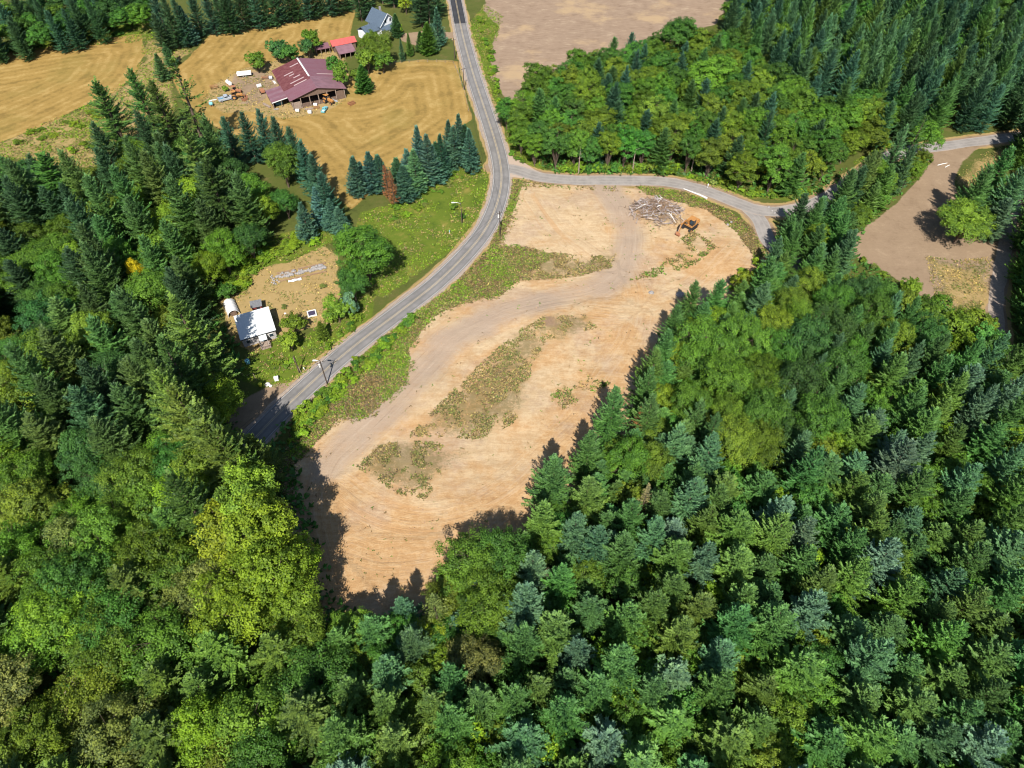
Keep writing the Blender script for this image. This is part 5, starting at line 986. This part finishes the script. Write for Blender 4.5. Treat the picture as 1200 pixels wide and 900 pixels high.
cb = MB().prism([(-.25, 1.45), (1.05, 1.45), (1.05, 1.9), (.8, 2.75), (-.25, 2.75)], .3, 1.12).build('cab', M_BLACKM, ex, .03)
MB().prism([(1.06, 1.95), (.84, 2.65), (.87, 2.66), (1.09, 1.96)], .38, 1.04).box((.3, 1.14, 2.2), (.9, .03, .75)).build('cab_glass', M_GLASS, cb); MB().box((.25, .71, 2.79), (1.2, .9, .07)).build('cab_roof', M_ORANGE, cb)
bm_pts = [(.7, -.2, 1.5), (1.6, -.2, 2.7), (2.7, -.2, 3.25), (3.9, -.2, 2.85)]
m = MB()
for i in range(3):
    a_, b_ = Vector(bm_pts[i]), Vector(bm_pts[i + 1]); d_ = b_ - a_; M = Matrix.Translation((a_ + b_) / 2) @ Matrix.Rotation(-math.atan2(d_.z, d_.x), 4, 'Y'); m.box((0, 0, 0), (d_.length + .18, .34 - .02 * i, .5 - .05 * i), M)
m.build('boom', M_ORANGE, ex)
m = MB(); a_, b_ = Vector((3.65, -.2, 3.1)), Vector((4.55, -.2, .95)); d_ = b_ - a_; m.box((0, 0, 0), (d_.length, .26, .34), Matrix.Translation((a_ + b_) / 2) @ Matrix.Rotation(-math.atan2(d_.z, d_.x), 4, 'Y')); m.build('stick', M_ORANGE, ex)
MB().tube((.95, -.2, 1.35), (2.2, -.2, 2.75), .07).tube((2.4, -.2, 3.55), (3.7, -.2, 3.3), .065).tube((3.95, -.2, 2.9), (4.62, -.2, 1.35), .05).build('hydraulic_rams', M_GREYMET, ex)
MB().prism([(4.35, 1.05), (4.75, 1.0), (4.85, .55), (4.6, .12), (4.15, .02), (3.85, .28), (3.95, .34), (4.2, .18), (4.5, .3), (4.62, .6)], -.65, .25).build('bucket', M_RUST, ex)
for k in range(5): MB().box((3.82, -.58 + k * .19, .3), (.22, .07, .06)).build('bucket_tooth', M_GREYMET, ex)

# ---------------------------------------------------------------- poles, wires, posts
def pole(px, py, h, label, lean=0, xarm=True, can=False, lamp=None, group=None, cat='utility pole'):
    x, y = P(px, py); e = empty('utility_pole', (x, y, hz(x, y)), 0, label, cat, group); MB().tube((0, 0, -.5), (lean, 0, h), .17, .11, 10).build('pole', M_POLE, e)
    if xarm:
        MB().box((lean, -.16, h - .5), (2.2, .1, .12), Matrix.Translation((lean, -.16, h - .5)) @ Matrix.Rotation(.55, 4, 'Z') @ Matrix.Translation((-lean, .16, -h + .5))).build('crossarm', M_POLE, e)
        for k in (-1, -.4, .4, 1): MB().tube((lean + k * .85, -.16 + k * .52, h - .44), (lean + k * .85, -.16 + k * .52, h - .24), .05, .03, 6).build('insulator', M_DIRTYWHITE, e)
    if can: MB().tube((lean - .36, -.15, h - 2.1), (lean - .36, -.15, h - 1.2), .24, .24, 12).tube((lean - .36, -.15, h - 1.2), (lean - .36, -.15, h - 1.08), .2, .1, 12).build('transformer', M_DIRTYWHITE, e)
    if lamp:
        arm = MB().path([(lean, 0, h - .3), (lean + lamp * 1.0, 0, h + .05), (lean + lamp * 1.9, 0, h + .1)], [.06, .05, .05], 6).build('lamp_arm', M_GREYMET, e)
        MB().box((lean + lamp * 2.3, 0, h + .08), (.95, .38, .18), taper=.8).build('lamp_head', M_DIRTYWHITE, arm)
    return Vector((x + lean, y, hz(x, y) + h - .3))
p1 = pole(383.5, 450, 8.6, 'utility pole with street light and white transformer on the road bank', xarm=True, can=True, lamp=-.55)
p2 = pole(586, 277, 9.0, 'utility pole standing at the junction corner of the bare soil', can=True)
p3 = pole(541.5, 262, 7.5, 'street light pole among shrubs on the green slope', xarm=False, lamp=-1)
p4 = pole(544, 105, 8.5, 'utility pole between hay field and straight road'); p5 = pole(533, 70, 8.5, 'utility pole near the farmhouse drive')
p6 = pole(351, 437, 6.2, 'short dark pole beside the cottage lawn', xarm=False, cat='pole')
p0 = Vector((-72, 72, 9)); 
def wire(a, b, label, off=(0, 0, 0), sag=.9):
    o_ = Vector(off); pts = [a.lerp(b, t / 14) + o_ - Vector((0, 0, sag * 4 * (t / 14) * (1 - t / 14))) for t in range(15)]
    base = pts[0]; o = MB().path([tuple(p - base) for p in pts], [.022] * 15, 4).build('overhead_wire', M_BLACKM); o.location = base; tag(o, label, 'wire', 'overhead wires along the road')
for off in ((-.85, -.5, 0), (.85, .5, 0)):
    wire(p1, p2, 'thin overhead wire strung between the roadside utility poles', off); wire(p2, p4, 'thin overhead wire strung between the roadside utility poles', off); wire(p0, p1, 'thin overhead wire strung between the roadside utility poles', off); wire(p4, p5, 'thin overhead wire strung between the roadside utility poles', off, .4)
def post(px, py, h, r, mat, label, name='post', lean=(0, 0), cap=None):
    x, y = P(px, py); e = empty(name, (x, y, hz(x, y)), 0, label, 'post'); MB().tube((0, 0, -.3), (lean[0], lean[1], h), r, r * .85, 8).build('shaft', mat, e)
    if cap: MB().box((lean[0], lean[1] - .06, h - .3), (cap[0], .1, cap[1])).build('plate', cap[2], e)
post(353.5, 437, 5.4, .09, M_DEADWOOD, 'pale leaning stay pole beside the short dark pole', 'stay_pole', (-.9, .2))
post(357, 434, 1.2, .07, M_DIRTYWHITE, 'pale marker post on the verge next to the stay pole', 'marker_post', (0, 0), (.3, .5, M_DIRTYWHITE))
post(829, 220, 1.5, .08, M_WHITE, 'white marker post on the far verge of the side road', 'marker_post', (0, 0), (.35, .6, M_WHITE))
post(527, 274, 1.4, .07, M_DIRTYWHITE, 'pale marker post at the road edge near the street light', 'marker_post', (0, 0), (.3, .45, M_TEAL))
post(301, 446, 2.4, .07, M_DEADWOOD, 'thin wooden post at the driveway gate', 'gate_post', (-.25, .1))
# mailbox and things at the driveway
def at(o, px, py, rz=0, dz=0): x, y = P(px, py); o.location = (x, y, hz(x, y) + dz); o.rotation_euler = (0, 0, rz); return o
e = empty('utility_box', (0, 0, 0), 0, 'white utility box at the driveway mouth', 'box'); at(e, 324.5, 445.5, .3); MB().box((0, 0, .45), (1.0, .8, 1.0), taper=.94).build('cabinet', M_WHITE, e, .03); MB().box((0, 0, .97), (1.1, .9, .07)).build('lid', M_DIRTYWHITE, e)
e = empty('yellow_bin', (0, 0, 0), 0, 'bright yellow bin beside the driveway', 'bin'); at(e, 305.5, 452.5); MB().tube((0, 0, -.05), (0, 0, .8), .36, .46, 12).build('body', M_YELLOWP, e); MB().tube((0, 0, .8), (0, 0, .92), .5, .34, 12).build('lid', M_YELLOWP, e)
def boulder(px, py, s_, label, mat=M_STONE, group=None):
    rg_ = np.random.default_rng(int(px * 10)); m = MB(); n = 8; vs_ = [(0, 0, s_ * .75)]; 
    for k, (zz, rr) in enumerate(((.55, .65), (.2, 1.0), (-.2, .95))): vs_ += [(s_ * rr * rg_.uniform(.8, 1.15) * math.cos(6.283 * i / n), s_ * rr * rg_.uniform(.8, 1.15) * math.sin(6.283 * i / n), s_ * zz * rg_.uniform(.85, 1.15)) for i in range(n)]
    fs = [(0, 1 + i, 1 + (i + 1) % n) for i in range(n)] + [(1 + r_ * n + i, 1 + (r_ + 1) * n + i, 1 + (r_ + 1) * n + (i + 1) % n, 1 + r_ * n + (i + 1) % n) for r_ in range(2) for i in range(n)]
    o = at(m.add(vs_, fs).build('boulder', mat), px, py); tag(o, label, 'boulder', group)
boulder(314, 451, .7, 'white rounded boulder between the yellow bin and white box', M_DIRTYWHITE); boulder(317.5, 452.5, .45, 'small white boulder touching the rounded boulder', M_DIRTYWHITE)
boulder(763, 343, .8, 'grey flat boulder at the fir edge of the bare soil'); boulder(798, 345, 1.3, 'large grey boulder half buried at the fir edge')
boulder(334, 367, .35, 'white stone beside the round lawn shrub', M_DIRTYWHITE)
for px, py in [(905, 247), (908, 249.5), (901, 243), (857, 260), (853, 263)]: boulder(px, py, .5, 'pale boulder on the verge of the side road bend', M_STONE, 'boulders at the side road bend')
e = empty('blue_tank', (0, 0, 0), 0, 'blue barrel in the shade of the cottage fir', 'barrel'); at(e, 291, 426); MB().tube((0, 0, -.05), (0, 0, 1.2), .55, .55, 14).build('drum', M_TEAL, e); MB().tube((0, 0, 1.2), (0, 0, 1.28), .5, .3, 14).build('lid', M_BLUE, e)

# ---------------------------------------------------------------- farmyard vehicles and scrap
def pickup(px, py, rz, body, bedm, label, s_=1.0):
    e = empty('pickup_truck', (0, 0, 0), 0, label, 'truck'); at(e, px, py, rz); e.scale = (s_,) * 3
    b = MB().prism([(-2.6, .5), (2.65, .5), (2.7, .9), (2.55, 1.08), (1.2, 1.18), (.55, 1.2), (-.75, 1.2), (-.75, .72), (-2.6, .72)], -.92, .92).build('body', body, e, .03)
    cbn = MB().prism([(1.15, 1.16), (.55, 1.8), (-.55, 1.82), (-.8, 1.16)], -.8, .8).build('cab', body, e, .03)
    MB().prism([(1.17, 1.22), (.64, 1.74), (.68, 1.75), (1.22, 1.22)], -.7, .7).box((.05, .82, 1.46), (1.1, .03, .42)).box((.05, -.82, 1.46), (1.1, .03, .42)).box((-.72, 0, 1.46), (.04, 1.3, .4)).build('windows', M_GLASS, cbn)
    for sg in (-1, 1): MB().box((-1.7, sg * .87, .98), (1.8, .09, .54)).build('bed_side', body, e)
    MB().box((-2.58, 0, .98), (.08, 1.65, .54)).build('tailgate', body, e); MB().box((-1.68, 0, .76), (1.74, 1.63, .06)).build('bed_floor', bedm, e)
    for x in (-1.65, 1.7):
        for sg in (-1, 1): wheel(e, (x, sg * .88, .37), .38, .24)
    for sg in (-1, 1): MB().box((2.68, sg * .68, .82), (.06, .3, .16)).build('headlight', M_WHITE, e)
    return e
def tractor(px, py, rz, paintm, label, s_=1.0, loader=False):
    e = empty('tractor', (0, 0, 0), 0, label, 'tractor'); at(e, px, py, rz); e.scale = (s_,) * 3
    MB().prism([(.1, .8), (2.0, .75), (2.05, 1.25), (1.9, 1.4), (.1, 1.5)], -.36, .36).build('hood', paintm, e, .04); MB().box((-.45, 0, .85), (1.3, .8, .5)).build('chassis', M_BLACKM, e)
    st = MB().box((-.55, 0, 1.3), (.5, .55, .12)).box((-.8, 0, 1.58), (.1, .55, .5)).build('seat', M_BLACKM, e); MB().tube((.05, 0, 1.45), (-.15, 0, 1.75), .03).tube((-.17, 0, 1.75), (-.14, 0, 1.78), .2, .2, 10).build('steering_wheel', M_BLACKM, e)
    for sg in (-1, 1):
        wheel(e, (-.7, sg * .75, .75), .75, .4, paintm); wheel(e, (1.6, sg * .6, .42), .42, .24, paintm); MB().prism([(-1.4, 1.2), (-1.1, 1.6), (-.4, 1.62), (-.1, 1.3), (-.15, 1.25), (-.42, 1.55), (-1.08, 1.53), (-1.32, 1.18)], sg * .75 - .22, sg * .75 + .22).build('fender', paintm, e)
    for x, sg in ((-1.1, -1), (-1.1, 1), (.0, -1), (.0, 1)): MB().tube((x, sg * .5, 1.4), (x, sg * .45, 2.4), .04).build('canopy_post', M_BLACKM, e)
    MB().box((-.55, 0, 2.43), (1.5, 1.2, .08)).build('canopy', paintm, e, .03); MB().tube((1.2, .15, 1.4), (1.2, .15, 2.1), .05).build('exhaust', M_BLACKM, e)
    if loader:
        for sg in (-1, 1): MB().path([(.2, sg * .55, 1.3), (1.6, sg * .55, 1.35), (2.6, sg * .55, .5)], [.08, .08, .07], 6).build('loader_arm', paintm, e)
        MB().prism([(2.5, .1), (3.2, .1), (3.25, .18), (2.65, .25), (2.6, .85), (2.5, .85)], -.95, .95).build('loader_bucket', M_RUST, e)
pickup(265.5, 117, R(28), M_SILVER, M_BLUE, 'silver grey pickup truck with blue load bed in the farmyard', 1.1)
pickup(380.5, 130, R(80), M_TEAL, M_DIRTYWHITE, 'small teal pickup truck parked on the hay edge before the barn', .75)
tractor(277.5, 115, R(20), M_ORANGE, 'orange loader tractor beside the silver pickup truck', 1.2, True)
tractor(385, 120.5, R(-35), M_ORANGE, 'orange tractor parked in front of the barn', 1.25, False)
tractor(277, 108.5, R(-10), M_RUST, 'rusty old tractor behind the orange loader tractor', 1.1, False)
def tank(px, py, rz, L_, r_, mat, label, name='storage_tank'):
    e = empty(name, (0, 0, 0), 0, label, 'tank'); at(e, px, py, rz); z = r_ + .35
    MB().path([(-L_ / 2 - r_ * .35, 0, z), (-L_ / 2, 0, z), (L_ / 2, 0, z), (L_ / 2 + r_ * .35, 0, z)], [r_ * .55, r_, r_, r_ * .55], 14).build('shell', mat, e); MB().tube((0, 0, z + r_ * .9), (0, 0, z + r_ + .18), .22, .22, 10).build('hatch', M_GREYMET, e)
    for x in (-L_ * .33, L_ * .33): MB().box((x, 0, .22), (.25, r_ * 1.7, .6)).build('cradle', M_RUST, e)
tank(269, 99.5, R(-48), 2.6, .75, M_WHITE, 'white tank lying beside the olive bush in the farmyard')
tank(248, 124, R(20), .9, .65, M_TEAL, 'short teal tank at the hay edge of the farmyard')
def trailer(px, py, rz, L_, w_, h_, mat, label):
    e = empty('box_trailer', (0, 0, 0), 0, label, 'trailer'); at(e, px, py, rz); MB().box((0, 0, .75 + h_ / 2), (L_, w_, h_)).build('box', mat, e, .06); MB().box((0, 0, .68), (L_ * .96, w_ * .8, .12)).tube((L_ / 2 - .05, 0, .65), (L_ / 2 + 1.1, 0, .55), .06).build('chassis', M_BLACKM, e)
    for x in (-.5, .4):
        for sg in (-1, 1): wheel(e, (x, sg * (w_ / 2 - .1), .38), .38, .2)
    MB().box((-L_ / 2 - .02, 0, .75 + h_ / 2), (.04, w_ * .8, h_ * .85)).build('door', M_DIRTYWHITE, e)
trailer(287, 89, R(12), 5.4, 1.7, 1.1, M_WHITE, 'long low white trailer at the round farmyard tree')
def scrap(px, py, rz, s_, mat, label):                  # a disc harrow: frame with two rows of discs
    e = empty('disc_harrow', (0, 0, 0), 0, label, 'farm machine'); at(e, px, py, rz); e.scale = (s_,) * 3
    MB().box((0, .6, .75), (2.6, .1, .1)).box((0, -.6, .75), (2.6, .1, .1)).box((-1.2, 0, .87), (.1, 1.5, .1)).box((1.2, 0, .87), (.1, 1.5, .1)).tube((0, .6, .75), (0, 2.0, .55), .06).build('frame', mat, e)
    for y in (-.6, .6):
        for k in range(6): MB().tube((-1.1 + k * .44, y, .32), (-1.04 + k * .44, y, .32), .34, .3, 12).build('disc', M_RUST, e)
scrap(251, 103, .4, 1.1, M_RUST, 'rusty disc harrow at the hay edge behind the olive bush'); scrap(287, 117, 1.0, .8, M_RUST, 'rusty harrow beside the orange loader tractor'); scrap(311, 92, .2, 1.0, M_RUST, 'rusty harrow at the barn side wall')
scrap(412, 122, .8, 1.0, M_RUST, 'rusty harrow off the open barn corner'); scrap(371, 127, .5, .8, M_RUST, 'small rusty harrow in front of the barn posts')
def bale(px, py, label, mat=M_WHITE, r_=.7, L_=1.2, rz=0):
    e = empty('wrapped_bale', (0, 0, 0), 0, label, 'bale'); at(e, px, py, rz); MB().path([(-L_ / 2 - .08, 0, r_ - .04), (-L_ / 2, 0, r_ - .04), (L_ / 2, 0, r_ - .04), (L_ / 2 + .08, 0, r_ - .04)], [r_ * .8, r_, r_, r_ * .8], 14).build('wrap', mat, e)
    for x in (-.3, .3): MB().tube((x - .03, 0, r_ - .04), (x + .03, 0, r_ - .04), r_ + .012, r_ + .012, 14).build('band', M_DIRTYWHITE, e)
bale(363.5, 133, 'white wrapped bale on the hay edge before the barn'); bale(370, 124, 'white wrapped bale under the barn front', r_=.55); bale(349, 131, 'cream wrapped bale near the lean-to', M_DIRTYWHITE, .6)
bale(318, 93, 'pale wrapped bale beside the barn side wall', M_SILVER, .7); bale(304, 102, 'cream wrapped bale by the lean-to back corner', M_DIRTYWHITE, .65, 1.6, .5)
def beam_stack(px, py, rz, n, L_, mat, label):
    e = empty('timber_stack', (0, 0, 0), 0, label, 'timber'); at(e, px, py, rz)
    for k in range(n): MB().box((rnd.uniform(-.2, .2), (k % 3) * .3 - .3, .1 + .2 * (k // 3)), (L_ * rnd.uniform(.8, 1.05), .24, .16)).build('plank', mat, e)
beam_stack(249, 117, R(25), 2, 2.8, M_DIRTYWHITE, 'white planks on the grass near the teal tank'); beam_stack(322, 97, R(-60), 5, 2.6, M_DIRTYWHITE, 'white planks stacked against the barn side'); beam_stack(313, 124, R(-40), 6, 4.5, M_DEADWOOD, 'grey planks scattered beside the lean-to')
beam_stack(393, 118, R(-50), 4, 2.8, M_SILVER, 'pale metal beams beside the orange barn tractor'); beam_stack(324, 128, R(15), 4, 1.6, M_CONC, 'pale blocks at the lean-to corner'); beam_stack(362, 128, R(10), 6, 3.2, M_DEADWOOD, 'weathered planks under the barn eave')
e = empty('junk_cart', (0, 0, 0), 0, 'rust brown cart against the lean-to wall', 'cart'); at(e, 308, 109, R(-60)); MB().box((0, 0, .95), (2.4, 1.5, .7)).build('box', M_RUST, e, .03); 
for x in (-.7, .7):
    for sg in (-1, 1): wheel(e, (x, sg * .8, .4), .42, .16, M_RUST)
# wire fence of the farmhouse garden: posts and wires
for seg, lab in (([(441, 82), (455, 77), (470, 74), (490, 73), (512, 73), (531, 74)], 'post and wire fence between farmhouse garden and hay field'), ([(531, 74), (539, 92), (545, 112), (549, 130)], 'post and wire fence along the road by the hay field')):
    pts = spline([P(*q_) for q_ in seg], 4.0); e = empty('wire_fence', (*pts[0], 0), 0, lab, 'fence'); o0 = Vector((*pts[0], 0))
    for p_ in pts: part('fence_post', MB().tube((0, 0, -.3), (0, 0, 1.25), .09, .08, 7).mesh('fence_post', M_DEADWOOD), e, (p_[0] - o0.x, p_[1] - o0.y, hz(*p_)))
    for z in (.4, .8, 1.15): MB().path([(p_[0] - o0.x, p_[1] - o0.y, hz(*p_) + z) for p_ in pts], [.012] * len(pts), 3).build('wire', M_GREYMET, e)
# bare snags at the side road wood
for px, py, h, lab in [(678, 203, 11, 'tall bare dead trunk in the leafy wood edge'), (741, 203, 9, 'grey dead trunk in the wood edge beside the side road'), (826, 205, 10, 'pale dead trunk standing near the white marker post'), (810, 200, 10, 'second pale dead trunk near the white marker post')]:
    x, y = P(px, py); e = empty('dead_tree', (x, y, hz(x, y)), rnd.random() * 6, lab, 'tree'); MB().path([(0, 0, -.4), (.1, 0, h * .5), (.05, .1, h)], [.24, .17, .04], 8).build('trunk', M_DEADWOOD, e)
    for k in range(9): a = rnd.uniform(0, 6.28); z = h * rnd.uniform(.35, .95); MB().tube((.05, .05, z), (rnd.uniform(.6, 1.4) * math.cos(a), rnd.uniform(.6, 1.4) * math.sin(a), z + rnd.uniform(-.2, .5)), .05, .015, 4).build('branch', M_PALEBARK, e)
